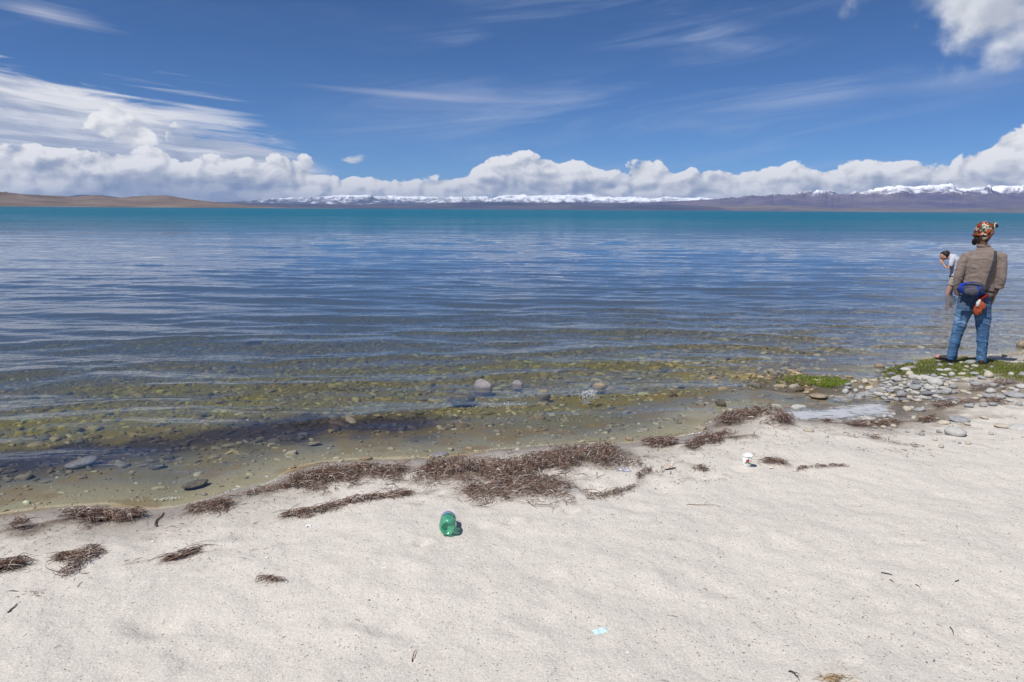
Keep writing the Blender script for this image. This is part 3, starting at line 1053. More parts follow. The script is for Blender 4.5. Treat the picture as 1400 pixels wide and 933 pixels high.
def attr_mat(name, attr, rough=0.8, spec=0.3, bscale=60.0, translucent=0.0):
    m, q, out = new_mat(name)
    P = S(q, q.node('ShaderNodeNewGeometry').outputs['Position'])
    c = q.attr(attr, 'Color')
    n = q.noise(P, bscale, 4, 0.6)
    v = 0.75 + n * 0.5
    c = q.mix(1.0, c, q.xyz(v, v, v), 'MULTIPLY')
    b = pbsdf(q, None, color=c, rough=rough, spec=spec, normal=bump(q, n, 0.4, 0.004))
    if translucent:
        t = q.node('ShaderNodeBsdfTranslucent', {'Color': c})
        mx_ = q.node('ShaderNodeMixShader', {0: translucent})
        q.l.new(b.outputs[0], mx_.inputs[1]); q.l.new(t.outputs[0], mx_.inputs[2])
        q.l.new(mx_.outputs[0], out.inputs[0])
    else:
        q.l.new(b.outputs[0], out.inputs[0])
    return m


PEB = attr_mat('cobble_material', 'piece_colour', 0.75, 0.2, 40)
pr = np.random.default_rng(12)
N = 64000
px_ = pr.uniform(-9, 13.5, N); py_ = 3.4 + 13.5 * pr.random(N) ** 0.9
keep = (np.abs(px_) < (py_ + 1.2) * 0.86)
px_, py_ = px_[keep], py_[keep]
dd = sdist(px_, py_)
cl = fbm(px_ * 1.3, py_ * 1.3, 3, 44)
prob = np.clip((-dd - 0.0) / 0.25, 0, 1) * np.where(dd > -1.0, 0.62 + 0.3 * (cl > 0), 0.88) * np.clip((14 + dd) / 6, 0.15, 1)
right = np.clip((px_ + 0.2) / 1.5, 0, 1)
prob = np.maximum(prob, right * (dd < -0.03) * 0.8)
prob = np.where((dd > -0.03) & (dd < 0.22) & (px_ > 3.2) & (py_ > 6), 0.35, prob)
keep = pr.random(len(px_)) < prob
px_, py_, dd, cl = px_[keep], py_[keep], dd[keep], cl[keep]
n = len(px_)
sz = np.exp(pr.normal(math.log(0.044), 0.48, n)) * np.where(dd > -0.9, 0.58, 1.0) * (0.85 + 0.03 * py_)
sz = np.clip(sz, 0.015, 0.15)
zz = height(px_, py_)
bc, _ = bed_colour(px_, py_, dd)
pal = np.array([[0.33, 0.32, 0.30], [0.16, 0.15, 0.15], [0.40, 0.28, 0.16], [0.30, 0.22, 0.15], [0.09, 0.075, 0.07], [0.42, 0.37, 0.30], [0.30, 0.18, 0.12]])
own = pal[pr.integers(0, len(pal), n)]
mixf = np.clip(pr.normal(0.20, 0.16, n) + 0.10 * (dd > -1.2) + 0.15 * (px_ > 2.0) - 0.12 * (dd < -2.2), 0.03, 0.8)[:, None]
mixf = mixf * np.clip(seg_dist(px_, py_, dark_weed_line) / 0.6, 0.12, 1)[:, None]
colp = (own * mixf + bc * (1 - mixf)) * np.exp(pr.normal(-0.05, 0.30, n))[:, None]
colp = np.clip(colp, 0.01, 0.45); pass
sc3 = np.stack([sz * pr.uniform(1.0, 1.5, n), sz * pr.uniform(0.8, 1.0, n), sz * pr.uniform(0.30, 0.60, n)], 1)
big_ = sz > np.quantile(sz / np.maximum(py_, 4), 0.86) * np.maximum(py_, 4)
for k in range(10):
    V0, F0 = half_rock(k + 1, 2 if k < 5 else 1)
    sel = (np.arange(n) % 5 == k % 5) & (big_ if k < 5 else ~big_)
    o = batch('cobbles', V0, F0, np.stack([px_, py_, zz + 0.05 * sz], 1)[sel], sc3[sel], pr.uniform(-0.9, 0.9, n)[sel], colp[sel], PEB, pr.normal(0, .12, n)[sel])
    tag(o, 'countless small tan, grey and olive cobbles covering the shallow lake bed', 'cobbles', kind='stuff')


# ------------------------------------------------------------------ strands: dried weed, grass, crumbs
def strands(name, base, dirv_, length, rad, curl, rise, col, mat, seg=3, sag=0.0):
    """thin three-sided bent stems as one mesh. base (n,3); dirv_ heading angle (n)"""
    n = len(base)
    t = np.linspace(0, 1, seg + 1)
    ang = dirv_[:, None] + curl[:, None] * (t[None, :] - 0.5) * 2
    step = length[:, None] / seg
    dx_ = np.cos(ang) * step; dy_ = np.sin(ang) * step
    Xc = base[:, 0:1] + np.cumsum(dx_, 1) - dx_.sum(1, keepdims=True) / 2
    Yc = base[:, 1:2] + np.cumsum(dy_, 1) - dy_.sum(1, keepdims=True) / 2
    Zc = base[:, 2:3] + rise[:, None] * (1 - (2 * t[None, :] - 1) ** 2) + sag * 0
    r = rad[:, None] * np.sin(np.pi * (0.12 + 0.76 * t))[None, :]
    nx_ = -np.sin(ang); ny_ = np.cos(ang)
    P = []
    for j in range(3):
        a = 2 * math.pi * j / 3 + math.pi / 2
        P.append(np.stack([Xc + nx_ * r * math.cos(a), Yc + ny_ * r * math.cos(a), Zc + r * math.sin(a)], 2))
    V = np.stack(P, 2).reshape(-1, 3)                    # n, seg+1, 3 ring
    per = (seg + 1) * 3
    F = []
    for i in range(seg):
        for j in range(3):
            F.append([i * 3 + j, i * 3 + (j + 1) % 3, (i + 1) * 3 + (j + 1) % 3, (i + 1) * 3 + j])
    F = (np.array(F)[None] + (np.arange(n) * per)[:, None, None]).reshape(-1, 4)
    me = mesh_np(name, V, F)
    vcol(me, 'piece_colour', np.repeat(col, per, axis=0))
    return link(name, me, mat)


WEED = attr_mat('dried_weed_material', 'piece_colour', 0.75, 0.25, 90, 0.12)
wr = np.random.default_rng(77)
wpal = np.array([[0.175, 0.100, 0.070], [0.100, 0.060, 0.050], [0.23, 0.155, 0.120], [0.34, 0.27, 0.225], [0.060, 0.040, 0.038], [0.50, 0.44, 0.40]])
for (sp, hw, hh, ns, lab) in HEAPS:
    L = np.r_[0, np.cumsum(np.hypot(*np.diff(sp, axis=0).T))]
    ns = int(ns * (3.3 if hh > .05 else 2.6))
    hw = hw * (1.0 if 'bundle' in lab else 1.75 if hh > 0.06 else 1.6 if hh > 0.05 else 1.35)
    u = wr.random(ns) * L[-1]
    cx = np.interp(u, L, sp[:, 0]); cy = np.interp(u, L, sp[:, 1])
    # heading of the spine at u
    e = 0.03
    tx = np.interp(u + e, L, sp[:, 0]) - np.interp(u - e, L, sp[:, 0]); ty = np.interp(u + e, L, sp[:, 1]) - np.interp(u - e, L, sp[:, 1])
    tn = np.hypot(tx, ty) + 1e-9
    lump = 0.75 + 0.9 * fbm(u * 3.1 / max(0.4, hw * 5), u * 0 + hw * 100, 3, 7)
    off = wr.normal(0, 0.45, ns) * hw * lump
    stray = wr.random(ns) < 0.24
    off = np.where(stray, off * 2.4, off)
    bx = cx - ty / tn * off; by = cy + tx / tn * off
    bx = bx + 0.05 * fbm(bx * 5, by * 5, 2, 61); by = by + 0.07 * fbm(bx * 5, by * 5, 2, 62)
    patchy = 1.25 * fbm(bx * 3.6, by * 5.5, 3, 63) - 0.55 * np.abs(off) / hw + wr.normal(0, .10, ns)
    kq = patchy > (-0.40 if hh > 0.05 else -0.30 if hh > 0.03 else -0.18)
    bx, by, off, tx, ty, lump = bx[kq], by[kq], off[kq], tx[kq], ty[kq], lump[kq]; ns = len(bx)
    rel_ = np.clip(1 - (off / (hw * 1.05)) ** 2, 0, 1)
    bz = height(bx, by) + 0.004 + hh * 0.75 * rel_ * wr.random(ns) ** 0.7 * np.clip(lump, 0.3, 1.4)
    heading = np.where(wr.random(ns) < 0.35, np.arctan2(ty, tx) + wr.normal(0, 0.5, ns), wr.uniform(0, 6.28, ns))
    ln = np.clip(np.exp(wr.normal(math.log(0.058), .5, ns)), .015, .20) * (0.55 if hh < 0.018 else 1.0)
    if 'bundle' in lab:
        heading = np.arctan2(ty, tx) + wr.normal(0, 0.10, ns); ln = ln * 1.3
    ci = wr.choice(len(wpal), ns, p=[.26, .18, .20, .17, .09, .10])
    ci = np.where(rel_ * wr.random(ns) > 0.75, np.minimum(ci, 3), ci)
    colw = wpal[ci] * np.exp(wr.normal(0.12, 0.28, ns))[:, None]
    if 'grey' in lab: colw = colw * 0.8 + 0.07
    if 'reddish' in lab: colw = colw * np.array([1.5, 0.8, 0.7])
    o = strands('dried_weed_heap', np.stack([bx, by, bz], 1), heading, ln, wr.uniform(0.0009, 0.0027, ns), wr.normal(0, 0.5, ns),
                np.abs(wr.normal(0, 0.017, ns)) * (hh / 0.05 + 0.15) + 0.001, colw, WEED)
    if hh < 0.022: tag(o, lab, 'dried weed', kind='stuff')        # loose litter of stems, not a heap
    else: tag(o, lab, 'dried weed', 'heaps and trails of dried weed along the waterline')

# crumbs of weed, grit and shell strewn over the dry sand
nc = 15000
cx = wr.uniform(-4.6, 7.5, nc); cy = 1.6 + 6.2 * wr.random(nc) ** 1.3
dcr = sdist(cx, cy)
cn = fbm(cx * 1.1, cy * 1.1, 3, 91)
kp = (dcr > 0.05) & (wr.random(nc) < 0.16 + 0.4 * np.clip(cn * 2.5, 0, 1) + 0.8 * np.exp(-dcr / 0.55))
cx, cy = cx[kp], cy[kp]; nc = len(cx)
ccol = wpal[wr.choice(len(wpal), nc, p=[.26, .26, .14, .08, .22, .04])] * np.exp(wr.normal(0, .25, nc))[:, None]
o = strands('weed_crumbs', np.stack([cx, cy, height(cx, cy) + 0.003], 1), wr.normal(0.2, 0.9, nc), np.clip(np.exp(wr.normal(math.log(0.009), 0.6, nc)), .004, .05),
            np.clip(np.exp(wr.normal(math.log(0.0011), .35, nc)), .0006, .003), wr.normal(0, .5, nc), np.abs(wr.normal(0, .0015, nc)), ccol, WEED, seg=2)
tag(o, 'fine dark crumbs of dried weed sprinkled over the pale sand', 'crumbs', kind='stuff')
nl = 26000
cx = wr.uniform(-4.8, 7.5, nl); cy = wr.uniform(2.8, 9.0, nl)
dcr = sdist(cx, cy)
pm = fbm(cx * 1.7 + 4, cy * 3.4, 4, 131) + wr.normal(0, .05, nl)
kp = (dcr > 0.03) & (dcr < 1.25) & (pm > -0.10 + 0.38 * np.abs(dcr - 0.42) + 0.10 * (cx > 3.5))
cx, cy = cx[kp], cy[kp]; nl = len(cx)
lcol = wpal[wr.choice(len(wpal), nl, p=[.26, .20, .22, .14, .12, .06])] * np.exp(wr.normal(.1, .3, nl))[:, None]
o = strands('weed_litter', np.stack([cx, cy, height(cx, cy) + 0.003], 1), wr.normal(0.3, 1.0, nl), np.clip(np.exp(wr.normal(math.log(0.022), .55, nl)), .006, .09),
            np.clip(np.exp(wr.normal(math.log(0.0012), .35, nl)), .0007, .003), wr.normal(0, .5, nl), np.abs(wr.normal(0, .003, nl)), lcol, WEED, seg=2)
tag(o, 'broken bits of dried weed strewn between and below the heaps', 'weed litter', kind='stuff')
ng = 5200
cx = wr.uniform(-4.6, 7.5, ng); cy = 1.6 + 6.2 * wr.random(ng) ** 1.3
dcr = sdist(cx, cy); kp = dcr > 0.02; cx, cy = cx[kp], cy[kp]; ng = len(cx)
V0, F0 = half_rock(9, 1)
gs = np.clip(np.exp(wr.normal(math.log(0.0042), .40, ng)), .002, .014)
gpal = np.array([[.72, .70, .66], [.55, .50, .44], [.30, .27, .24], [.12, .10, .09], [.62, .52, .42]])
o = batch('grit', V0, F0, np.stack([cx, cy, height(cx, cy) + 0.001], 1), np.stack([gs * 1.2, gs, gs * .8], 1), wr.uniform(0, 6, ng),
          gpal[wr.choice(5, ng, p=[.28, .27, .18, .12, .15])], PEB)
tag(o, 'coarse grit and shell fragments lying on the sand', 'grit', kind='stuff')

# grass of the bank and of the islet
GRASS = attr_mat('grass_material', 'piece_colour', 0.6, 0.2, 60, 0.25)


def grass(name, line, hw, count, label, hmax, base):
    lo = line.min(0) - hw - 0.1; hi = line.max(0) + hw + 0.1
    gx_ = wr.uniform(lo[0], hi[0], count * 3); gy_ = wr.uniform(lo[1], hi[1], count * 3)
    dl = seg_dist(gx_, gy_, line); nn = fbm(gx_ * 3, gy_ * 3, 3, 19)
    kp = (dl < hw * (1 + 0.9 * nn)) & (wr.random(count * 3) < 0.9 - 0.6 * (fbm(gx_ * 5, gy_ * 5, 2, 29) > 0.12))
    gx_, gy_ = gx_[kp][:count], gy_[kp][:count]
    gz_ = height(gx_, gy_); kp = gz_ > 0.0; gx_, gy_, gz_ = gx_[kp], gy_[kp], gz_[kp]
    m_ = len(gx_)
    a = wr.uniform(0, 6.28, m_); hgt_ = wr.uniform(0.35, 1, m_) * hmax; lean = wr.normal(0, 0.45, m_) * hgt_; w = wr.uniform(0.0015, 0.0035, m_)
    ca_, sa_ = np.cos(a), np.sin(a)
    b0 = np.stack([gx_ - sa_ * w, gy_ + ca_ * w, gz_ - .003], 1); b1_ = np.stack([gx_ + sa_ * w, gy_ - ca_ * w, gz_ - .003], 1)
    m0 = np.stack([gx_ - sa_ * w * .8 + ca_ * lean * .35, gy_ + ca_ * w * .8 + sa_ * lean * .35, gz_ + hgt_ * .6], 1)
    m1 = np.stack([gx_ + sa_ * w * .8 + ca_ * lean * .35, gy_ - ca_ * w * .8 + sa_ * lean * .35, gz_ + hgt_ * .6], 1)
    tp = np.stack([gx_ + ca_ * lean, gy_ + sa_ * lean, gz_ + hgt_], 1)
    V = np.stack([b0, b1_, m1, m0, tp], 1).reshape(-1, 3)
    F = (np.array([[0, 1, 2], [0, 2, 3], [3, 2, 4]])[None] + (np.arange(m_) * 5)[:, None, None]).reshape(-1, 3)
    me = mesh_np(name, V, F)
    cg = np.array(base)[None] * np.exp(wr.normal(0, .22, m_))[:, None]
    dry = wr.random(m_) < 0.12 + 0.5 * (fbm(gx_ * 2.2, gy_ * 2.8, 3, 39) > 0.10)
    cg = np.where(dry[:, None], np.array([0.26, 0.21, 0.10]), cg)
    vcol(me, 'piece_colour', np.repeat(cg, 5, axis=0))
    o = link(name, me, GRASS)
    tag(o, label, 'grass', kind='stuff')


grass('grass', grass_bank, 0.72, 34000, 'short green turf on the low bank under the standing person', 0.030, (0.21, 0.245, 0.055))
grass('grass', grass_isle, 0.27, 9500, 'bright green tuft of grass on the tiny islet in the shallows', 0.030, (0.23, 0.31, 0.035))


# ------------------------------------------------------------------ foam
def make_foam_mat():
    m, q, out = new_mat('foam_material')
    P = S(q, q.node('ShaderNodeNewGeometry').outputs['Position'])
    f = q.attr('thick')
    x, y, z = q.sep(P)
    n = q.noise(q.xyz(x, y * 2.0, 0.0), 4.6, 7, 0.66, 1.4)
    nf = q.noise(P, 90, 3, 0.6)
    a = q.sstep(f * 1.1 + (n - 0.5) * 2.8 + (nf - 0.5) * 0.5, 0.42, 1.30) * 0.66
    d = pbsdf(q, None, color=(0.64, 0.65, 0.69), rough=0.5, spec=0.3)
    t = q.node('ShaderNodeBsdfTransparent')
    mx_ = q.node('ShaderNodeMixShader', {0: a})
    q.l.new(t.outputs[0], mx_.inputs[1]); q.l.new(d.outputs[0], mx_.inputs[2]); q.l.new(mx_.outputs[0], out.inputs[0])
    return m


FOAM = make_foam_mat()


def foam_sheet(line_px, hw, label, thick=1.0):
    W = world_poly(line_px, 0.0, 2)
    lo = W.min(0) - hw * 1.5; hi = W.max(0) + hw * 1.5
    xs = np.arange(lo[0], hi[0], 0.02); ys = np.arange(lo[1], hi[1], 0.02)
    A, B = np.meshgrid(xs, ys)
    dl = seg_dist(A.ravel(), B.ravel(), W)
    th = np.clip(1.25 - dl / hw, 0, 1) * thick
    me = mesh_np('foam', np.stack([A.ravel(), B.ravel(), np.full(A.size, 0.014)], 1), grid_faces(len(xs), len(ys)))
    vfac(me, 'thick', th)
    keepf = [f.index for f in me.polygons if max(th[v] for v in f.vertices) > 0]
    bm = bmesh.new(); bm.from_mesh(me)
    bm.faces.ensure_lookup_table()
    ks = set(keepf)
    bmesh.ops.delete(bm, geom=[f for f in bm.faces if f.index not in ks], context='FACES')
    bm.to_mesh(me); bm.free()
    tag(link('foam', me, FOAM), label, 'foam', kind='stuff')


foam_sheet([(1095, 570), (1140, 570), (1198, 560)], 0.27, 'milky white foam film floating in the small bay by the stone heap', 1.1)
foam_sheet([(1150, 548), (1185, 540), (1215, 530)], 0.17, 'thin streaky foam between the islet and the stone heap', 0.75)
foam_sheet([(1110, 556), (1150, 552)], 0.12, 'torn strips of foam on the still water of the bay', 0.55)


def bubbles(line_px, hw, count, label, rmax=0.007, zmax=0.02):
    W = world_poly(line_px, 0.0, 1)
    L = np.r_[0, np.cumsum(np.hypot(*np.diff(W, axis=0).T))]
    u = wr.random(count) * L[-1]
    clump = fbm(u * 4, u * 0, 3, count) 
    u = u[clump > -0.05]; m_ = len(u)
    bx = np.interp(u, L, W[:, 0]) + wr.normal(0, hw * 1.2, m_); by = np.interp(u, L, W[:, 1]) + wr.normal(0, hw * .5, m_)
    bm = bmesh.new(); bmesh.ops.create_icosphere(bm, subdivisions=1, radius=1)
    V0 = np.array([v.co[:] for v in bm.verts]); bm.verts.index_update()
    F0 = np.array([[v.index for v in f.verts] for f in bm.faces]); bm.free()
    r_ = np.exp(wr.normal(math.log(rmax * .4), .4, m_)).clip(.0012, rmax)
    o = batch('foam_bubbles', V0, F0, np.stack([bx, by, np.maximum(height(bx, by), 0) + wr.random(m_) * zmax + .004], 1), np.repeat(r_[:, None], 3, 1),
              wr.uniform(0, 6, m_), np.full((m_, 3), 0.78), FB)
    tag(o, label, 'foam', kind='stuff')


FB = attr_mat('bubble_material', 'piece_colour', 0.15, 0.8, 60)
bubbles([(545, 566), (600, 562), (660, 559), (740, 553)], 0.04, 620, 'sparkling white bubbles on the crest of the small breaking wave', 0.007, 0.035)
bubbles([(462, 567), (480, 566)], 0.02, 90, 'small patch of white bubbles at the left end of the breaking wave', 0.008, 0.03)
bubbles([(798, 549), (812, 546)], 0.025, 420, 'little white splash thrown up by a rock in the shallows', 0.008, 0.10)
bubbles([(185, 686), (230, 683), (290, 679), (318, 673)], 0.020, 260, 'thin line of white bubbles along the left waterline', 0.005, 0.006)
bubbles([(640, 620), (720, 612), (800, 606)], 0.03, 220, 'scattered white bubbles in the wash behind the longest weed heap', 0.005, 0.006)
bubbles([(0, 713), (96, 697), (193, 702), (250, 694), (296, 683), (321, 671), (370, 663), (410, 647)], 0.014, 900, 'fine white bubbles left by the last ripple along the left water edge', 0.0045, 0.004)
bubbles([(905, 600), (960, 594)], 0.012, 200, 'white foam rim on the wet sand left of the curled weed ridge', 0.006, 0.006)


# ------------------------------------------------------------------ people
def loft(bm, rings, n=14, power=2.0):
    """closed tube through rings (centre, rx, ry[, side axis]); ends are rounded off"""
    P = [Vector(r[0]) for r in rings]
    loops = []
    for i, r in enumerate(rings):
        t = (P[min(i + 1, len(P) - 1)] - P[max(i - 1, 0)])
        t.normalize()
        ref = Vector(r[3]) if len(r) > 3 else Vector((1, 0, 0))
        if abs(t.dot(ref)) > 0.93: ref = Vector((0, 1, 0))
        u = (ref - t * ref.dot(t)).normalized(); w = t.cross(u)
        lp = []
        for k in range(n):
            a = 2 * math.pi * k / n
            ca_, sa_ = math.cos(a), math.sin(a)
            ca_ = math.copysign(abs(ca_) ** (2 / power), ca_); sa_ = math.copysign(abs(sa_) ** (2 / power), sa_)
            lp.append(bm.verts.new(P[i] + u * ca_ * r[1] + w * sa_ * r[2]))
        loops.append(lp)
        if i in (0, len(rings) - 1):
            e = -1 if i == 0 else 1
            ex = min(r[1], r[2]) * 0.45
            cap = [bm.verts.new(P[i] + t * e * ex * 0.8 + (v.co - P[i]) * 0.62) for v in lp]
            tip = bm.verts.new(P[i] + t * e * ex)
            for k in range(n):
                q4 = [lp[k], lp[(k + 1) % n], cap[(k + 1) % n], cap[k]]
                q3 = [cap[k], cap[(k + 1) % n], tip]
                if e == -1: q4.reverse(); q3.reverse()
                bm.faces.new(q4); bm.faces.new(q3)
    for a, b in zip(loops[:-1], loops[1:]):
        for k in range(n):
            bm.faces.new([a[k], a[(k + 1) % n], b[(k + 1) % n], b[k]])


def organic(name, tubes, voxel, mat, parent, smooth=4, wrinkle=None):
    """several tubes fused into one continuous skin"""
    bm = bmesh.new()
    for t in tubes: loft(bm, t)
    bmesh.ops.recalc_face_normals(bm, faces=bm.faces)
    me = bpy.data.meshes.new(name); bm.to_mesh(me); bm.free()
    o = bpy.data.objects.new(name, me); C.objects.link(o)
    md = o.modifiers.new('remesh', 'REMESH'); md.mode = 'VOXEL'; md.voxel_size = voxel; md.use_smooth_shade = True
    ms = o.modifiers.new('smooth', 'SMOOTH'); ms.iterations = smooth; ms.factor = 0.5
    dg = bpy.context.evaluated_depsgraph_get()
    dg.update()
    nm = bpy.data.meshes.new_from_object(o.evaluated_get(dg))
    o.modifiers.clear(); o.data = nm; bpy.data.meshes.remove(me)
    nm.name = name
    if wrinkle:
        n = len(nm.vertices)
        co = np.empty(n * 3, np.float32); no = np.empty(n * 3, np.float32)
        nm.vertices.foreach_get('co', co); nm.vertex_normals.foreach_get('vector', no)
        co = co.reshape(-1, 3); no = no.reshape(-1, 3)
        co = co + no * wrinkle(co)[:, None]
        nm.vertices.foreach_set('co', co.astype(np.float32).ravel())
    nm.polygons.foreach_set('use_smooth', [True] * len(nm.polygons))
    nm.materials.clear(); nm.materials.append(mat)
    o.parent = parent
    return o


def tube_obj(name, rings, mat, parent, n=10):
    bm = bmesh.new(); loft(bm, rings, n)
    me = bpy.data.meshes.new(name); bm.to_mesh(me); bm.free()
    me.polygons.foreach_set('use_smooth', [True] * len(me.polygons))
    return link(name, me, mat, parent)


def strip_obj(name, pts, normals, width, thick, mat, parent):
    """a flat belt following points, lying on the surface with the given normals"""
    bm = bmesh.new(); prev = None
    for i, (p, nn) in enumerate(zip(pts, normals)):
        p = Vector(p); nn = Vector(nn).normalized()
        t = (Vector(pts[min(i + 1, len(pts) - 1)]) - Vector(pts[max(i - 1, 0)])).normalized()
        s_ = t.cross(nn).normalized() * width / 2
        ring = [bm.verts.new(p + s_ + nn * thick), bm.verts.new(p - s_ + nn * thick), bm.verts.new(p - s_), bm.verts.new(p + s_)]
        if prev:
            for k in range(4): bm.faces.new([prev[k], prev[(k + 1) % 4], ring[(k + 1) % 4], ring[k]])
        else: bm.faces.new(ring)
        prev = ring
    bm.faces.new(prev)
    bmesh.ops.recalc_face_normals(bm, faces=bm.faces)
    me = bpy.data.meshes.new(name); bm.to_mesh(me); bm.free()
    return link(name, me, mat, parent)


def fold_noise(a, sx=9, sy=9, sz=16, seed=0):
    def f(co):
        x, y, z = co[:, 0], co[:, 1], co[:, 2]
        u_ = np.arctan2(y, x)
        return a * (ridged(x * sx + z * 3, z * sz + y * sy, 3, seed) - 0.45)
    return f


SKIN_DARK = simple_mat('tanned_skin', (0.13, 0.060, 0.038), 0.5, 0.4, 0.12, 30)
SKIN_LIGHT = simple_mat('fair_skin', (0.46, 0.25, 0.18), 0.5, 0.4, 0.1, 30)
HAIR = simple_mat('dark_hair', (0.014, 0.010, 0.009), 0.55, 0.4, 0.4, 120, 0.6, 0.004)
SHOE = simple_mat('dark_shoe_leather', (0.05, 0.032, 0.028), 0.6, 0.4, 0.2, 40)
PINK = simple_mat('pinkish_shoe_canvas', (0.50, 0.24, 0.22), 0.8, 0.2, 0.1, 40)
RED = simple_mat('dark_red_cloth', (0.22, 0.02, 0.02), 0.9, 0.1, 0.2, 60)


def cloth_mat(name, color, rough=0.9, stripe=220.0, var=0.10):
    m, q, out = new_mat(name)
    P = S(q, q.node('ShaderNodeTexCoord').outputs['Object'])
    w = q.node('ShaderNodeTexWave', {'Vector': P, 'Scale': stripe / 6.28, 'Distortion': 1.5}, bands_direction='Z')
    n = q.noise(P, 6, 5, 0.6); nf = q.noise(P, 160, 2, 0.6)
    v = 0.92 + (n - 0.5) * var * 4 + (nf - 0.5) * 0.3
    c = q.mix(1.0, color, q.xyz(v, v, v), 'MULTIPLY')
    folds = q.noise(q.vmath('MULTIPLY', P, (1.0, 1.0, 1.6)), 9, 3, 0.5, 1.2)
    b = bump(q, folds, 0.5, 0.03)
    b = bump(q, S(q, w.outputs['Fac']) + nf, 0.3, 0.002, b)
    pbsdf(q, out, color=c, rough=rough, spec=0.15, sheen=0.15, normal=b)
    return m


SWEATER = cloth_mat('taupe_sweater_knit', (0.235, 0.185, 0.160, 1))
TSHIRT = cloth_mat('pale_grey_jersey', (0.55, 0.56, 0.62, 1), var=0.04)
SHORTS = cloth_mat('beige_shorts_cloth', (0.42, 0.36, 0.31, 1))
BLACK = cloth_mat('black_cloth', (0.015, 0.015, 0.018, 1))


def denim():
    m, q, out = new_mat('faded_denim')
    P = S(q, q.node('ShaderNodeTexCoord').outputs['Object'])
    x, y, z = q.sep(P)
    n = q.noise(q.xyz(x, y, z * 0.40), 9, 3, 0.5, 0.3)
    nf = q.noise(P, 190, 2, 0.6)
    worn_highlight = q.sstep(n, 0.44, 0.64) * q.sstep(q.m('ABSOLUTE', z - 0.53), 0.16, 0.04)  # thigh highlights painted into the colour as lighter, faded denim
    c = q.mix(q.lin(n, 0.3, 0.7), (0.045, 0.110, 0.225), (0.105, 0.210, 0.370))
    c = q.mix(worn_highlight * 0.60, c, (0.27, 0.40, 0.58))
    c = q.mix(q.sstep(z, 0.60, 0.80) * 0.60, c, (0.070, 0.080, 0.100))
    v = 0.85 + nf * 0.3
    c = q.mix(1.0, c, q.xyz(v, v, v), 'MULTIPLY')
    b = bump(q, q.noise(q.vmath('MULTIPLY', P, (1, 1, 2.2)), 12, 3, 0.5, 1.0), 0.6, 0.03)
    pbsdf(q, out, color=c, rough=0.9, spec=0.15, normal=bump(q, nf, 0.25, 0.002, b))
    return m


def patchwork(name, cols, scale=18.0):
    m, q, out = new_mat(name)
    P = S(q, q.node('ShaderNodeTexCoord').outputs['Object'])
    w = q.noise(P, 14, 2, 0.5, col=True)
    P2 = q.vmath('ADD', P, q.vmath('MULTIPLY', w, (0.05, 0.05, 0.05)))
    vc = q.sep(q.voro(P2, scale, 0, out='Color'))
    nd = q.node('ShaderNodeValToRGB', {0: vc[0]})
    nd.color_ramp.interpolation = 'CONSTANT'
    el_ = nd.color_ramp.elements
    el_[0].position = 0; el_[0].color = cols[0] + (1,)
    el_[1].position = 1 / len(cols); el_[1].color = cols[1] + (1,)
    for i, c in enumerate(cols[2:]):
        e = el_.new((i + 2) / len(cols)); e.color = c + (1,)
    nf = q.noise(P, 150, 2, 0.6)
    pbsdf(q, out, color=S(q, nd.outputs[0]), rough=0.95, spec=0.1, normal=bump(q, nf, 0.6, 0.004))
    return m


def project(p):
    c = CMn.T @ (np.array(p) - np.array([0, 0, CAM_H]))
    return 700 - c[0] / c[2] * FPX, 466.5 + c[1] / c[2] * FPX


def finger_set(palm, direc, side, down, s=1.0, curl=0.5):
    """palm and five fingers as tubes; palm = wrist point"""
    palm = Vector(palm); dv = Vector(direc).normalized(); sd = Vector(side).normalized(); dn = Vector(down).normalized()
    T = [[(palm, .026 * s, .018 * s, sd), (palm + dv * .045 * s, .038 * s, .017 * s, sd), (palm + dv * .085 * s, .040 * s, .014 * s, sd)]]
    for i, ln in enumerate((.068, .078, .072, .056)):
        b = palm + dv * .082 * s + sd * (.030 - .020 * i) * s
        d2 = (dv + dn * curl).normalized()
        T.append([(b, .0095 * s, .0095 * s), (b + dv * ln * .45 * s, .009 * s, .009 * s), (b + dv * ln * .45 * s + d2 * ln * .55 * s, .0075 * s, .0075 * s)])
    b = palm + dv * .025 * s + sd * .030 * s
    d3 = (dv * .75 + sd * .65).normalized()
    T.append([(b, .012 * s, .012 * s), (b + d3 * .035 * s, .0105 * s, .0105 * s), (b + d3 * .035 * s + (dv + dn * .3).normalized() * .03 * s, .009 * s, .009 * s)])
    return T


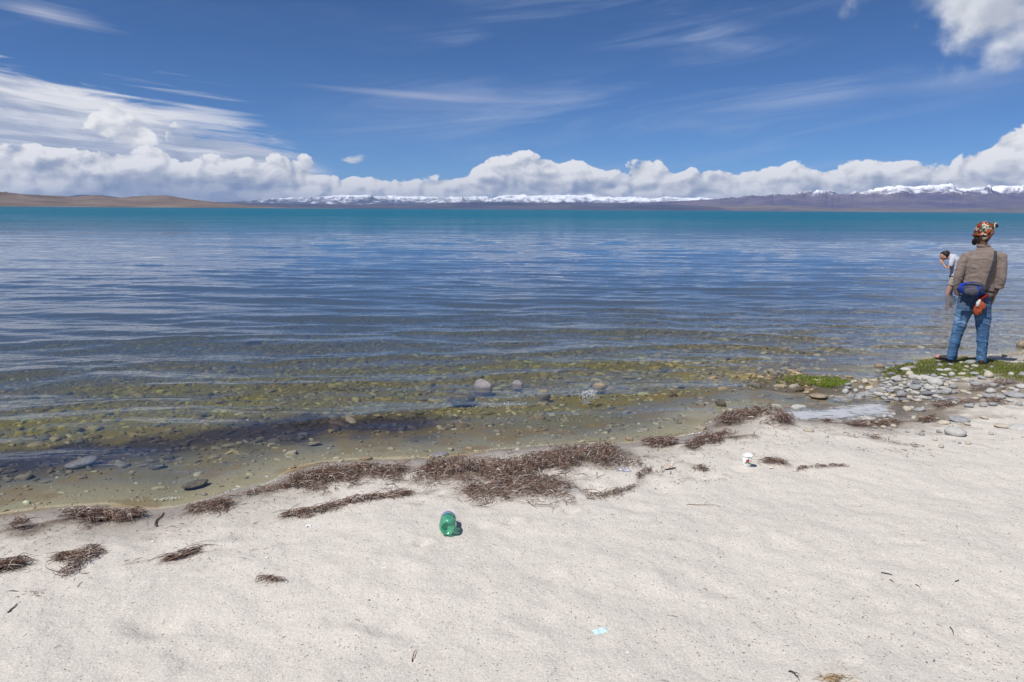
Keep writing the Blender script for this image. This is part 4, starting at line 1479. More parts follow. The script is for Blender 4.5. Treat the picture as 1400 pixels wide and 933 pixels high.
def standing_person():
    pg = ground(1321, 497)
    azr = math.atan2(pg.x, pg.y)
    hh = 1.5
    for _ in range(40):
        y = project((pg.x, pg.y, pg.z + hh))[1]
        hh += (y - 304.5) * 0.004
    sc_ = hh / 1.785
    root = empty('person', pg, -azr)
    root.scale = (sc_ * .93, sc_ * .93, sc_)
    tag(root, 'person seen from behind in taupe sweater, jeans and colourful hat standing on the grass', 'person')
    print('person height', hh, 'at', pg)
    # body: head with face turned left, neck, trunk, arms, hands, legs
    B = [
        [((-.03, .0, 1.535), .045, .045), ((-.022, .0, 1.575), .085, .070), ((-.012, .0, 1.625), .100, .078), ((-.006, .0, 1.675), .100, .080), ((.0, .0, 1.72), .088, .074), ((.0, 0, 1.752), .05, .045)],
        [((-.098, .012, 1.652), .012, .012, (0, 1, 0)), ((-.112, .014, 1.630), .017, .015, (0, 1, 0)), ((-.104, .013, 1.618), .018, .017, (0, 1, 0))],      # nose
        [((-.085, -.022, 1.668), .018, .014), ((-.092, .0, 1.672), .016, .012), ((-.080, .040, 1.668), .018, .014)],                 # brow
        [((-.088, -.012, 1.592), .012, .008), ((-.094, .012, 1.590), .012, .009), ((-.088, .034, 1.592), .012, .008)],               # lips
        [((-.070, .010, 1.562), .030, .028), ((-.082, .011, 1.556), .020, .022)],                                                   # chin
        [((.012, -.082, 1.655), .014, .007), ((.012, -.084, 1.632), .016, .008), ((.006, -.081, 1.610), .010, .006)],               # ear
        [((.012, -.005, 1.44), .066, .062), ((.005, -.004, 1.50), .058, .058), ((-.006, -.002, 1.57), .056, .056)],
        [((.02, 0, .86), .150, .095), ((.03, 0, 1.05), .145, .09), ((.035, 0, 1.22), .160, .10), ((.035, 0, 1.36), .155, .095), ((.028, 0, 1.43), .10, .07)],
        [((-.13, 0, 1.385), .05, .05), ((-.20, -.03, 1.11), .038, .038), ((-.178, .0, .92), .027, .024)],
        [((.20, 0, 1.375), .05, .05), ((.250, -.035, 1.10), .038, .038), ((.222, -.01, .955), .030, .028), ((.208, .0, .905), .026, .022)],
        [((.0, 0, .90), .145, .095), ((.0, .0, .76), .16, .10), ((-.06, 0, .68), .075, .085)],
        [((-.085, 0, .76), .085, .090), ((-.115, .005, .60), .075, .08), ((-.145, .005, .41), .050, .052), ((-.168, -.01, .24), .048, .05), ((-.182, 0, .06), .032, .038)],
        [((.085, 0, .76), .085, .090), ((.115, .005, .60), .078, .08), ((.140, .005, .41), .052, .054), ((.158, -.01, .24), .050, .05), ((.168, 0, .06), .032, .038)],
        [((-.185, .0, .035), .034, .030), ((-.225, .06, .028), .036, .024), ((-.255, .11, .022), .030, .015)],
        [((.170, .0, .035), .034, .030), ((.185, .08, .028), .038, .024), ((.195, .14, .022), .032, .015)],
    ]
    B += finger_set((-.176, .0, .915), (.12, .18, -1), (-.3, 1, 0), (1, 0, 0))
    B += finger_set((.208, .0, .900), (-.14, .18, -1), (.3, 1, 0), (-1, 0, 0))
    organic('body', B, 0.0078, SKIN_DARK, root, 2)
    # face details
    for dyy in (-.018, .046):
        bm = bmesh.new(); bmesh.ops.create_uvsphere(bm, u_segments=10, v_segments=8, radius=.011, matrix=Matrix.Translation((-.083, dyy, 1.650)))
        me = bpy.data.meshes.new('eye'); bm.to_mesh(me); bm.free(); link('eye', me, simple_mat('eye_white', (.5, .5, .5), .2), root)
    organic('beard', [[((-.060, -.055, 1.600), .030, .024), ((-.078, -.030, 1.566), .036, .030), ((-.092, .010, 1.552), .036, .034), ((-.078, .050, 1.566), .034, .030), ((-.055, .070, 1.60), .03, .024)],
                      [((-.088, .010, 1.548), .036, .040), ((-.098, .012, 1.515), .024, .03)],
                      [((.030, -.040, 1.590), .036, .034), ((.036, -.038, 1.560), .032, .022)],
                      [((-.045, -.062, 1.64), .016, .012), ((-.055, -.060, 1.60), .022, .018), ((-.05, -.05, 1.565), .035, .026)]], 0.006, HAIR, root, 3, fold_noise(.006, 60, 60, 60, 2))
    hatm = patchwork('multicolour_hat_knit', [(.24, .035, .018), (.32, .09, .03), (.36, .32, .27), (.20, .025, .018), (.04, .10, .06), (.26, .05, .02), (.03, .025, .025), (.50, .43, .36)], 38)
    hat = organic('knitted_hat', [[((.010, -.004, 1.585), .088, .078), ((-.004, -.002, 1.635), .112, .096), ((.0, 0, 1.680), .118, .100), ((.012, 0, 1.722), .112, .094), ((.034, 0, 1.755), .084, .074)],
                                  [((.01, .0, 1.715), .090, .075, (0, 1, 0)), ((.065, .0, 1.742), .060, .045, (0, 1, 0)), ((.115, .0, 1.745), .040, .032, (0, 1, 0))]], 0.006, hatm, root, 3,
                  fold_noise(.010, 25, 25, 30, 8))
    tube_obj('hat_brim', [((-.015 + .108 * math.cos(a), .094 * math.sin(a), 1.640 + .012 * math.cos(a)), .010, .013) for a in np.linspace(0, 2 * math.pi, 22)], hatm, hat)
    tube_obj('hat_tip', [((.098, .0, 1.752), .034, .030, (0, 1, 0)), ((.125, -.002, 1.748), .030, .026, (0, 1, 0)), ((.140, -.002, 1.738), .016, .016, (0, 1, 0))], BLACK, hat)
    tube_obj('hat_tip_trim', [((.118 + .03 * math.cos(a) * .5, .036 * math.cos(a), 1.745 + .036 * math.sin(a)), .006, .006) for a in np.linspace(0, 2 * math.pi, 16)],
             simple_mat('white_yarn', (.6, .57, .52), .9), hat)
    # sweater
    sw = [
        [((.018, -.004, .885), .192, .128), ((.018, -.004, .93), .200, .132), ((.024, -.004, 1.02), .186, .126), ((.030, -.006, 1.12), .182, .124), ((.035, -.006, 1.24), .196, .128),
         ((.036, -.004, 1.34), .200, .122), ((.032, .0, 1.405), .160, .100), ((.020, .0, 1.455), .100, .080), ((.010, .0, 1.495), .074, .070)],
        [((-.10, .0, 1.385), .072, .078), ((-.160, -.008, 1.365), .070, .076), ((-.195, -.025, 1.27), .066, .070), ((-.222, -.045, 1.12), .062, .066), ((-.222, -.030, 1.02), .056, .060), ((-.205, -.01, .93), .050, .052), ((-.196, -.002, .885), .047, .048)],
        [((.17, .0, 1.385), .070, .078), ((.232, -.008, 1.360), .070, .076), ((.252, -.028, 1.26), .058, .066), ((.262, -.045, 1.13), .054, .060), ((.256, -.035, 1.06), .051, .055), ((.244, -.022, 1.00), .047, .050)],
    ]
    s1 = organic('sweater', sw, 0.008, SWEATER, root, 5, fold_noise(.009, 5, 5, 9, 4))
    tube_obj('collar', [((.012 + .070 * math.cos(a), .066 * math.sin(a), 1.500), .012, .016) for a in np.linspace(0, 2 * math.pi, 20)], SWEATER, s1)
    tube_obj('cuff', [((.249 + .046 * math.cos(a), -.020 + .048 * math.sin(a), .998), .010, .013) for a in np.linspace(0, 2 * math.pi, 16)], SWEATER, s1)
    # jeans
    je = [
        [((.004, 0, .93), .178, .120), ((.002, 0, .86), .192, .128), ((.0, -.008, .78), .202, .136), ((.0, -.008, .70), .200, .130)],
        [((-.095, -.004, .76), .104, .122), ((-.108, -.002, .66), .102, .114), ((-.122, .0, .56), .092, .100), ((-.142, .0, .42), .074, .084), ((-.160, -.010, .28), .068, .078), ((-.172, -.004, .14), .064, .070), ((-.180, .0, .035), .066, .072)],
        [((.095, -.004, .76), .104, .122), ((.110, -.002, .66), .102, .114), ((.122, .0, .56), .096, .102), ((.138, .0, .42), .078, .086), ((.152, -.010, .28), .070, .080), ((.162, -.004, .14), .065, .070), ((.168, .0, .035), .066, .072)],
    ]
    j = organic('jeans', je, 0.008, denim(), root, 3, fold_noise(.014, 6, 6, 13, 6))
    dm = j.data.materials[0]
    for sx_, xx in ((-1, -.095), (1, .085)):
        strip_obj('back_pocket', [(xx, -.128, .80), (xx, -.138, .74), (xx, -.136, .69)], [(0, -1, 0)] * 3, .10, .010, dm, j)
    # shoes
    def shoe(cx, cy, dx_, dy_, upper):
        d = Vector((dx_, dy_, 0)).normalized(); c = Vector((cx, cy, 0))
        sd = (-d.y, d.x, 0)
        o = organic('shoe', [[(c - d * .045 + Vector((0, 0, .050)), .040, .036, sd), (c + Vector((0, 0, .052)), .042, .040, sd), (c + d * .09 + Vector((0, 0, .042)), .047, .030, sd), (c + d * .165 + Vector((0, 0, .032)), .044, .022, sd), (c + d * .20 + Vector((0, 0, .026)), .026, .014, sd)]], .006, upper, root, 3)
        tube_obj('sole', [(c - d * .06 + Vector((0, 0, .012)), .036, .013, sd), (c + Vector((0, 0, .012)), .042, .013, sd), (c + d * .10 + Vector((0, 0, .012)), .050, .013, sd), (c + d * .20 + Vector((0, 0, .012)), .034, .012, sd)], BLACK, o)
        return o
    sh = shoe(-.185, -.005, -.85, .45, SHOE)
    tube_obj('toe_cap', [((-.315, .060, .036), .046, .024, (.45, .85, 0)), ((-.352, .082, .032), .038, .022, (.45, .85, 0)), ((-.375, .094, .026), .020, .014, (.45, .85, 0))], PINK, sh)
    shoe(.170, -.012, .12, 1, SHOE)
    return root, sc_, -azr, pg


person_root, PSC, PRZ, PG = standing_person()


def hip_bag():
    t = empty('hip_bag', PG, PRZ); t.scale = (PSC * .93, PSC * .93, PSC)
    tag(t, 'blue and grey hip bag hanging on a dark strap across the back of the sweater', 'bag')
    blue = patchwork('blue_grey_bag_cloth', [(.012, .035, .28), (.02, .05, .34), (.06, .065, .09), (.015, .03, .20), (.09, .09, .12), (.02, .06, .38)], 13)
    b = organic('bag_body', [[((-.185, -.165, .975), .040, .060, (0, 1, 0)), ((-.13, -.185, .975), .056, .082, (0, 1, 0)), ((-.05, -.195, .975), .062, .092, (0, 1, 0)), ((.03, -.185, .970), .056, .084, (0, 1, 0)), ((.085, -.165, .965), .038, .056, (0, 1, 0))]],
                .007, blue, t, 2, fold_noise(.012, 10, 10, 14, 3))
    tube_obj('front_pocket', [((-.12, -.240, .945), .018, .040, (0, 1, 0)), ((-.05, -.256, .945), .022, .050, (0, 1, 0)), ((.02, -.242, .945), .018, .040, (0, 1, 0))], cloth_mat('grey_pocket_cloth', (.09, .09, .115, 1)), b)
    tube_obj('zipper', [((-.15, -.225, 1.022), .005, .005), ((-.05, -.246, 1.034), .005, .005), ((.05, -.228, 1.022), .005, .005)], BLACK, b, 6)
    pts_ = [(.10, -.150, .985), (.110, -.148, 1.06), (.120, -.150, 1.14), (.137, -.155, 1.23), (.150, -.148, 1.32), (.156, -.118, 1.395), (.152, -.06, 1.435), (.140, .02, 1.44), (.10, .10, 1.36), (.05, .135, 1.2)]
    nr = [(0, -1, 0)] * 5 + [(0, -.8, .6), (0, -.3, 1), (0, .3, 1), (0, 1, .3), (0, 1, 0)]
    strip_obj('strap', pts_, nr, .030, .006, cloth_mat('charcoal_webbing', (.045, .045, .055, 1)), t)
    strip_obj('waist_strap', [(-.235, -.03, .955), (-.20, -.10, .965), (-.165, -.145, .970)], [(-1, -.2, 0), (-.8, -.8, 0), (-.4, -1, 0)], .028, .006, BLACK, t)
    w = [(.085, -.150, .955), (.15, -.130, .945), (.205, -.085, .935)]
    strip_obj('waist_strap', w, [(.1, -1, 0), (.4, -1, 0), (1, -.6, 0)], .026, .006, BLACK, t)


def glove():
    t = empty('work_glove', PG, PRZ); t.scale = (PSC * .93, PSC * .93, PSC)
    tag(t, 'orange and white work glove hanging out of the right back pocket of the jeans', 'glove')
    org = simple_mat('orange_rubber', (.33, .060, .018), .6, .4, .25, 25)
    wht = simple_mat('white_glove_knit', (.62, .58, .55), .9, .1, .1, 60)
    T = [[((.060, -.160, .820), .040, .020), ((.058, -.172, .780), .048, .022), ((.055, -.176, .745), .050, .020)]]
    for i, (xx, ln) in enumerate(((.012, .075), (.036, .098), (.062, .100), (.088, .080))):
        T.append([((xx + .004, -.176, .752), .014, .013), ((xx - .006, -.182, .752 - ln * .55), .013, .013), ((xx - .004, -.176, .752 - ln), .010, .010)])
    T.append([((.100, -.168, .800), .013, .013), ((.118, -.172, .770), .013, .013), ((.112, -.172, .735), .011, .011)])
    o = organic('glove_palm', T, .006, org, t, 1)
    tube_obj('white_patch', [((.052, -.188, .845), .018, .012), ((.040, -.196, .800), .024, .010), ((.034, -.196, .762), .012, .008)], wht, o)
    tube_obj('glove_cuff', [((.130, -.135, .900), .018, .016), ((.085, -.150, .880), .026, .020), ((.062, -.158, .850), .034, .020)], RED, t)


hip_bag(); glove()


def wading_person():
    p = at_z(1296.5, 400, 0.0)
    azr = math.atan2(p[0], p[1])
    zb = H1(p[0], p[1])
    root = empty('person', (p[0], p[1], 0), -azr)
    tag(root, 'person in pale grey T-shirt bending forward in the lake, hands near the face', 'person')
    f = zb
    B = [
        [((-.160, 0, .820), .060, .055), ((-.178, 0, .860), .090, .068), ((-.180, 0, .905), .098, .074), ((-.170, 0, .950), .070, .06)],
        [((-.258, .0, .845), .018, .014), ((-.264, .0, .822), .017, .014)],                # nose
        [((-.225, .0, .785), .028, .030), ((-.205, 0, .785), .03, .03)],                   # chin
        [((-.248, -.02, .880), .012, .010), ((-.248, .02, .880), .012, .010)],             # brow
        [((-.150, -.078, .870), .014, .008), ((-.155, -.078, .840), .010, .007)],          # ear
        [((-.02, 0, .87), .060, .055), ((-.13, 0, .865), .052, .052)],
        [((.00, 0, .84), .10, .15), ((.06, 0, .66), .10, .13), ((.10, 0, .48), .10, .13), ((.10, 0, .36), .11, .14)],
        [((-.01, -.16, .82), .045, .045), ((-.06, -.20, .60), .036, .036), ((-.13, -.12, .64), .028, .028), ((-.175, -.06, .69), .024, .024)],
        [((-.01, .16, .82), .045, .045), ((-.06, .20, .60), .036, .036), ((-.13, .12, .64), .028, .028), ((-.175, .06, .69), .024, .024)],
        [((.09, -.09, .38), .085, .085), ((.03, -.09, .16), .066, .066), ((-.02, -.09, -.08), .050, .050), ((.0, -.09, -.26), .048, .048), ((.03, -.09, f + .07), .032, .034)],
        [((.10, .09, .38), .085, .085), ((.06, .09, .16), .066, .066), ((.02, .09, -.08), .050, .050), ((.04, .09, -.26), .048, .048), ((.07, .09, f + .07), .032, .034)],
        [((.04, -.09, f + .04), .03, .034), ((-.05, -.09, f + .03), .03, .04), ((-.12, -.09, f + .02), .02, .035)],
        [((.08, .09, f + .04), .03, .034), ((-.01, .09, f + .03), .03, .04), ((-.08, .09, f + .02), .02, .035)],
    ]
    B += finger_set((-.175, -.06, .69), (-.45, .4, .75), (-.6, -.5, .1), (-.4, .8, 0), 1.0, .6)
    B += finger_set((-.175, .06, .69), (-.45, -.4, .75), (-.6, .5, .1), (-.4, -.8, 0), 1.0, .6)
    organic('body', B, .008, SKIN_LIGHT, root, 2)
    organic('hair', [[((-.125, 0, .875), .070, .072), ((-.140, 0, .925), .098, .084), ((-.185, 0, .950), .100, .080), ((-.205, 0, .960), .06, .06)],
                     [((-.17, 0, .945), .085, .075), ((-.248, 0, .918), .036, .060)]], .008, HAIR, root, 3, fold_noise(.008, 40, 40, 40, 3))
    organic('t_shirt', [[((-.070, 0, .880), .060, .080), ((-.020, 0, .875), .110, .150), ((.030, 0, .800), .135, .180), ((.080, 0, .64), .130, .160), ((.105, 0, .48), .125, .160), ((.105, 0, .41), .128, .162)],
                        [((-.005, -.14, .84), .07, .07), ((-.015, -.19, .74), .062, .062), ((-.02, -.20, .67), .058, .058)],
                        [((-.005, .14, .84), .07, .07), ((-.015, .19, .74), .062, .062), ((-.02, .20, .67), .058, .058)]], .010, TSHIRT, root, 4, fold_noise(.012, 6, 6, 9, 5))
    organic('shorts', [[((.10, 0, .43), .118, .155), ((.10, 0, .34), .125, .16)], [((.09, -.09, .36), .102, .10), ((.05, -.09, .20), .09, .092)], [((.10, .09, .36), .102, .10), ((.075, .09, .20), .09, .092)]],
            .010, SHORTS, root, 3, fold_noise(.012, 6, 6, 9, 9))
    tube_obj('belt', [((.102 + .128 * math.cos(a), .165 * math.sin(a), .405), .010, .014) for a in np.linspace(0, 2 * math.pi, 24)], BLACK, root)


wading_person()


# ------------------------------------------------------------------ litter and driftwood
def lathe(name, prof, mat, parent, n=32, lobes=0, lobe_amp=0.0, lobe_zone=None):
    """prof = (z, r) pairs; open surface of revolution about z"""
    bm = bmesh.new(); prev = None
    for z_, r_ in prof:
        lp = []
        for k in range(n):
            a = 2 * math.pi * k / n
            rr = r_; zz_ = z_
            if lobes and lobe_zone and lobe_zone[0] <= z_ <= lobe_zone[1]:
                zz_ = z_ + lobe_amp * (0.5 + 0.5 * math.cos(lobes * a)) * (r_ > .004)
            lp.append(bm.verts.new((rr * math.cos(a), rr * math.sin(a), zz_)))
        if prev:
            for k in range(n): bm.faces.new([prev[k], prev[(k + 1) % n], lp[(k + 1) % n], lp[k]])
        prev = lp
    bmesh.ops.remove_doubles(bm, verts=bm.verts, dist=1e-5)
    bmesh.ops.recalc_face_normals(bm, faces=bm.faces)
    me = bpy.data.meshes.new(name); bm.to_mesh(me); bm.free()
    me.polygons.foreach_set('use_smooth', [True] * len(me.polygons))
    return link(name, me, mat, parent)


def clear_plastic(name, tint, body, dens=0.25, rough=0.08):
    m, q, out = new_mat(name)
    P = S(q, q.node('ShaderNodeTexCoord').outputs['Object'])
    n = q.noise(P, 45, 3, 0.6)
    b = bump(q, n, 0.5, 0.006)
    t = q.node('ShaderNodeBsdfTransparent', {'Color': tint + (1,)})
    d = q.node('ShaderNodeBsdfTranslucent', {'Color': body + (1,)})
    d2_ = q.node('ShaderNodeBsdfDiffuse', {'Color': body + (1,)})
    gl = q.node('ShaderNodeBsdfGlossy', {'Color': (1, 1, 1, 1), 'Roughness': rough, 'Normal': b})
    fr = S(q, q.node('ShaderNodeFresnel', {'IOR': 1.55, 'Normal': b}).outputs[0])
    m0 = q.node('ShaderNodeMixShader', {0: 0.5}); q.l.new(d.outputs[0], m0.inputs[1]); q.l.new(d2_.outputs[0], m0.inputs[2])
    m1 = q.node('ShaderNodeMixShader', {0: dens}); q.l.new(t.outputs[0], m1.inputs[1]); q.l.new(m0.outputs[0], m1.inputs[2])
    m2 = q.node('ShaderNodeMixShader', {0: fr}); q.l.new(m1.outputs[0], m2.inputs[1]); q.l.new(gl.outputs[0], m2.inputs[2])
    q.l.new(m2.outputs[0], out.inputs[0])
    return m


def green_bottle():
    p = ground(612, 734)
    t = empty('plastic_bottle', (p.x, p.y, p.z + .050), 0)
    # axis of the bottle lies on the sand, base towards the camera
    t.rotation_euler = Euler((R(-97), 0, R(4)), 'XYZ')
    tag(t, 'crushed green plastic bottle with a blue label end lying on the sand', 'bottle')
    GR = clear_plastic('green_bottle_plastic', (.62, .99, .80), (.22, .95, .56), .50)
    prof = [(.016, .0), (.014, .016), (.004, .030), (.001, .037), (.010, .0445), (.022, .0475), (.040, .0480), (.046, .0455), (.052, .0480), (.066, .0480), (.072, .0455), (.078, .0480),
            (.100, .0470), (.112, .0440), (.122, .0450), (.150, .0440), (.172, .040), (.190, .030), (.204, .018), (.212, .0135), (.232, .0135)]
    b = lathe('bottle_body', prof, GR, t, 40, 5, -.007, (-.01, .006))
    n = len(b.data.vertices)
    co = np.empty(n * 3, np.float32); b.data.vertices.foreach_get('co', co); co = co.reshape(-1, 3)
    k = 1 + 0.04 * fbm(co[:, 0] * 22 + 3, co[:, 2] * 18, 3, 3) + 0.05 * np.sin(co[:, 2] * 90 + co[:, 0] * 60)
    co[:, 0] *= k; co[:, 1] *= k
    b.data.vertices.foreach_set('co', co.ravel())
    lathe('label', [(.128, .0462), (.132, .0466), (.158, .0452), (.170, .0420), (.173, .0412)], simple_mat('blue_label_film', (.03, .13, .42), .35, .5, .15, 40), t)
    lathe('neck_ring', [(.208, .0140), (.208, .0175), (.212, .0175), (.212, .0140)], GR, t)
    lathe('bottle_cap', [(.214, .0150), (.216, .0158), (.232, .0158), (.235, .0148), (.235, .0)], simple_mat('blue_cap_plastic', (.02, .10, .45), .4, .5, .05), t)
    # strip of white on the label
    lathe('label_stripe', [(.126, .0468), (.131, .0470)], simple_mat('white_label_print', (.7, .75, .78), .5), t)


def paper_cup():
    p = ground(1021, 637)
    t = empty('printed_cup', (p.x, p.y, p.z - .004), R(10)); t.rotation_euler = (R(4), R(-3), R(10))
    s_ = 1.0
    tag(t, 'small white cup printed with a red and green flower standing on the sand', 'cup')
    W = simple_mat('white_card', (.74, .73, .70), .6, .4, .05, 30)
    lathe('cup_wall', [(.0, .0), (.0, .026), (.004, .027), (.088, .035), (.088, .033), (.006, .025), (.006, .0)], W, t, 28)
    lathe('cup_rim', [(.086, .035), (.087, .0375), (.090, .0375), (.091, .035), (.089, .033)], W, t, 28)

    def decal(name, a0_, z0, pts_, colr_):
        bm = bmesh.new(); vs = []
        c_ = bm.verts.new((0, 0, 0))
        def put(u_, v_):
            zz_ = z0 + v_; rr = .0272 + (zz_ - .004) * .0952 + .0008
            a = a0_ + u_ / rr
            return (rr * math.cos(a), rr * math.sin(a), zz_)
        c_.co = put(0, 0)
        vs = [bm.verts.new(put(u_, v_)) for u_, v_ in pts_]
        for i in range(len(vs)): bm.faces.new([c_, vs[i], vs[(i + 1) % len(vs)]])
        me = bpy.data.meshes.new(name); bm.to_mesh(me); bm.free()
        link(name, me, simple_mat(name + '_ink', colr_, .6), t)
    fl = [(.013 * (1 + .35 * math.cos(5 * a)) * math.cos(a), .013 * (1 + .35 * math.cos(5 * a)) * math.sin(a)) for a in np.linspace(0, 2 * math.pi, 30, endpoint=False)]
    front = -math.pi / 2 - R(10) - math.atan2(p.x, p.y) * .6
    decal('printed_flower', front, .058, fl, (.55, .06, .05))
    decal('printed_leaf', front - .35, .040, [(.012 * math.cos(a), .005 * math.sin(a) + .004 * math.cos(a)) for a in np.linspace(0, 2 * math.pi, 14, endpoint=False)], (.08, .30, .08))
    decal('printed_leaf', front + .35, .038, [(.012 * math.cos(a), .005 * math.sin(a) - .004 * math.cos(a)) for a in np.linspace(0, 2 * math.pi, 14, endpoint=False)], (.10, .34, .08))
    decal('printed_band', front, .018, [(-.03, -.004), (.03, -.004), (.03, .004), (-.03, .004)], (.60, .25, .18))


def scrap(name, px, py, w, h, colr_, label, cat='scrap', seed=0, lift=.012, rough=.5, crumple=.5, rz=0.0, translucent=False):
    """a crumpled piece of film or paper with two faces"""
    p = ground(px, py)
    r = np.random.default_rng(seed + 100)
    n = 12
    U, Vv = np.meshgrid(np.linspace(-1, 1, n), np.linspace(-1, 1, n))
    edge_ = 1 + .22 * fbm(U * 1.7 + seed, Vv * 1.7, 3, seed)
    x = U * w / 2 * edge_; y = Vv * h / 2 * edge_
    z_ = lift * (.35 + crumple * 1.6 * (ridged(U * 1.3 + seed, Vv * 1.3, 3, seed + 3)))
    z_ = z_ * (1 - .5 * np.maximum(np.abs(U), np.abs(Vv)) ** 2)
    top_ = np.stack([x.ravel(), y.ravel(), z_.ravel() + .0008], 1); bot = top_ - [0, 0, .0012]
    f = grid_faces(n, n)
    V = np.r_[top_, bot]; F = np.r_[f, (f + n * n)[:, ::-1]]
    rim = list(range(n)) + [n * i + n - 1 for i in range(1, n)] + [n * n - 1 - i for i in range(1, n)] + [n * (n - 1) - n * i for i in range(1, n - 1)]
    F = np.r_[F, [[a, a + n * n, b + n * n, b] for a, b in zip(rim, rim[1:] + rim[:1])]]
    me = mesh_np(name, V, F, False)
    o = link(name, me, simple_mat(name + '_stuff_%d' % seed, colr_, rough, .5, .12, 60), None, (p.x, p.y, p.z + .001))
    o.rotation_euler = (0, 0, rz)
    tag(o, label, cat)
    return o


def twig(px0, py0, px1, py1, rad, colr_, label, seed=0, lift=.01, cat='twig', fork=True, name='twig'):
    a = ground(px0, py0); b = ground(px1, py1)
    r = random.Random(seed)
    m_ = simple_mat('twig_bark_%d' % seed, colr_, .8, .3, .25, 60, .5)
    n = 7; rings = []
    L = (b - a).length
    for i in range(n):
        t = i / (n - 1)
        p = a.lerp(b, t) + Vector((r.gauss(0, .03), r.gauss(0, .03), 0)) * L
        p.z = H1(p.x, p.y) + rad + lift * math.sin(t * math.pi * .9)
        rings.append((p, rad * (1.1 - .6 * t), rad * (1 - .5 * t)))
    bm = bmesh.new(); loft(bm, rings, 8)
    if fork:
        q0 = rings[3][0]; d = (b - a).normalized(); s_ = Vector((-d.y, d.x, .25))
        loft(bm, [(q0, rad * .6, rad * .6), (q0 + (d * .7 + s_) * L * .12, rad * .5, rad * .5), (q0 + (d * 1.3 + s_ * 1.2) * L * .18, rad * .25, rad * .25)], 6)
    bmesh.ops.translate(bm, verts=bm.verts, vec=-a)
    me = bpy.data.meshes.new(name); bm.to_mesh(me); bm.free()
    me.polygons.foreach_set('use_smooth', [True] * len(me.polygons))
    o = link(name, me, m_, None, a)
    tag(o, label, cat)


green_bottle()
paper_cup()
scrap('wrapper_scrap', 820, 864, .058, .034, (.55, .74, .78), 'torn pale turquoise wrapper scrap on the sand near the bottom', 'wrapper', 3, .010, rz=.35)
scrap('paper_scrap', 914, 642, .075, .040, (.68, .56, .48), 'crumpled cream paper scrap between weed bits right of the longest heap', 'paper', 5, .045, rz=.4, crumple=.9)
scrap('paper_scrap', 920, 640, .03, .03, (.75, .70, .64), 'small white paper curl leaning on the crumpled cream scrap', 'paper', 6, .05, crumple=.8)
scrap('plastic_scrap', 854, 644, .085, .040, (.46, .45, .56), 'lilac grey plastic scrap beside the right end of the longest weed heap', 'plastic scrap', 8, .022, rz=-.1)
scrap('plastic_scrap', 682, 668, .060, .028, (.03, .035, .08), 'blue-black plastic piece lying on the weed above the green bottle', 'plastic scrap', 9, .022, .2)
scrap('plastic_scrap', 422, 720, .030, .022, (.78, .78, .78), 'small white plastic bit on the thin weed trail at left', 'plastic scrap', 12, .016)
scrap('plastic_scrap', 228, 729, .032, .012, (.72, .50, .48), 'tiny pink plastic sliver on the sand below the short dark stick', 'plastic scrap', 13, .005)
scrap('plastic_scrap', 209, 741, .018, .014, (.75, .74, .70), 'tiny white chip on the sand left of the oval dent', 'plastic scrap', 14, .006)
scrap('plastic_scrap', 525, 777, .020, .014, (.78, .77, .74), 'tiny white chip on bare sand below left of the bottle', 'plastic scrap', 15, .006)
scrap('plastic_scrap', 365, 763, .016, .014, (.75, .74, .70), 'tiny white chip on bare sand left of the bottle', 'plastic scrap', 16, .006)
scrap('plastic_scrap', 1054, 641, .028, .020, (.72, .60, .50), 'cream chip lying on the tuft right of the printed cup', 'plastic scrap', 17, .020)
scrap('plastic_scrap', 858, 893, .012, .010, (.78, .77, .74), 'tiny white chip near the bottom below the turquoise scrap', 'plastic scrap', 18, .005)
scrap('plastic_scrap', 982, 596, .06, .03, (.70, .70, .72), 'white foam-like plastic scrap at the foot of the curled weed ridge', 'plastic scrap', 19, .012)
twig(211, 722, 224, 702, .006, (.07, .05, .035), 'short dark stick with a pale tip pointing at the water, between two weed heaps', 1, .002, fork=False)
twig(562, 905, 570, 890, .0022, (.16, .035, .03), 'thin reddish twig standing out on the sand near the bottom', 2, fork=False)
twig(1205, 784, 1219, 787, .0028, (.02, .018, .018), 'small black twig on open sand at the right', 3, .003, fork=False)
twig(1299, 858, 1304, 869, .0022, (.03, .025, .022), 'small dark twig on the sand at the lower right', 4, .003, fork=False)
twig(12, 838, 24, 826, .003, (.06, .04, .03), 'short dark stick on the sand at the left border', 5, .001, fork=False)
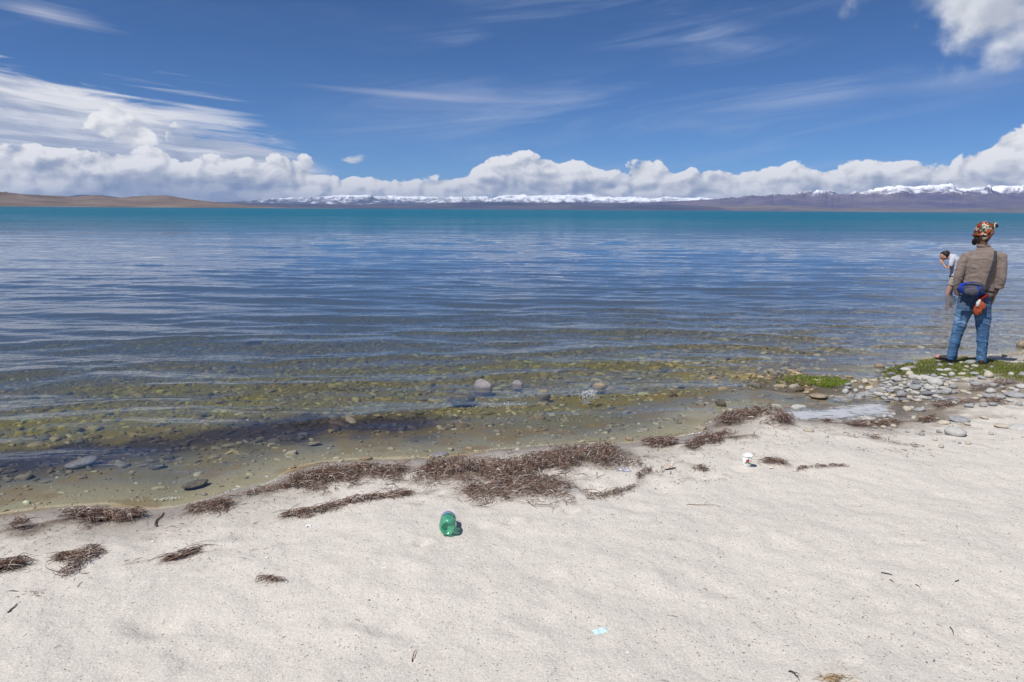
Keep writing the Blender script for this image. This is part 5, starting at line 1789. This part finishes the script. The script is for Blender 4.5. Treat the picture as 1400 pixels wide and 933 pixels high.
twig(1216, 793, 1222, 797, .0022, (.04, .03, .03), 'tiny dark splinter below the black twig', 6, .002, fork=False)
twig(1252, 800, 1258, 804, .0022, (.04, .03, .03), 'tiny dark splinter right of the black twig', 7, .002, fork=False)
twig(1306, 796, 1311, 794, .0026, (.02, .018, .018), 'tiny black chip of wood at the far right of the open sand', 8, .002, fork=False)
twig(1079, 919, 1092, 931, .0028, (.05, .03, .025), 'bent dark twig at the bottom border left of the tan root tuft', 9, .012)
twig(940, 690, 985, 694, .002, (.20, .12, .08), 'long thin brown stem on the sand below the crumpled paper scrap', 10, .006)
for i, (x0, y0, x1, y1) in enumerate([(1118, 924, 1150, 934), (1125, 931, 1158, 926), (1120, 935, 1140, 925)]):
    pass
rp = ground(1136, 930)
rn = 60
o = strands('root_tuft', np.stack([rp.x + wr.normal(0, .030, rn), rp.y + wr.normal(0, .016, rn), np.full(rn, rp.z + .004)], 1), wr.normal(-.3, .5, rn), wr.uniform(.02, .06, rn),
            wr.uniform(.0008, .0016, rn), wr.normal(0, .5, rn), np.abs(wr.normal(0, .008, rn)), np.repeat(np.array([[.42, .30, .17]]), rn, 0) * np.exp(wr.normal(0, .3, rn))[:, None], WEED)
tag(o, 'tan fibrous root tuft on the sand at the bottom border', 'root tuft', kind='stuff')


# ------------------------------------------------------------------ thin mountain air
def haze_box():
    bm = bmesh.new()
    bmesh.ops.create_cube(bm, size=1.0)
    x0, x1, y0, y1, z0, z1 = -71000, 71000, -31000, 71000, -33, 1300
    for v in bm.verts:
        v.co = Vector((x0 if v.co.x < 0 else x1, y0 if v.co.y < 0 else y1, z0 if v.co.z < 0 else z1))
    me = bpy.data.meshes.new('haze'); bm.to_mesh(me); bm.free()
    m, q, out = new_mat('haze_air')
    pv = q.node('ShaderNodeVolumePrincipled')
    pv.inputs['Color'].default_value = (0.50, 0.66, 1.0, 1)
    pv.inputs['Density'].default_value = HAZE
    q.l.new(pv.outputs[0], out.inputs['Volume'])
    tag(link('haze', me, m), 'thin bluish air over the lake and mountains', 'haze', kind='stuff')


HAZE = 1.6e-5
haze_box()
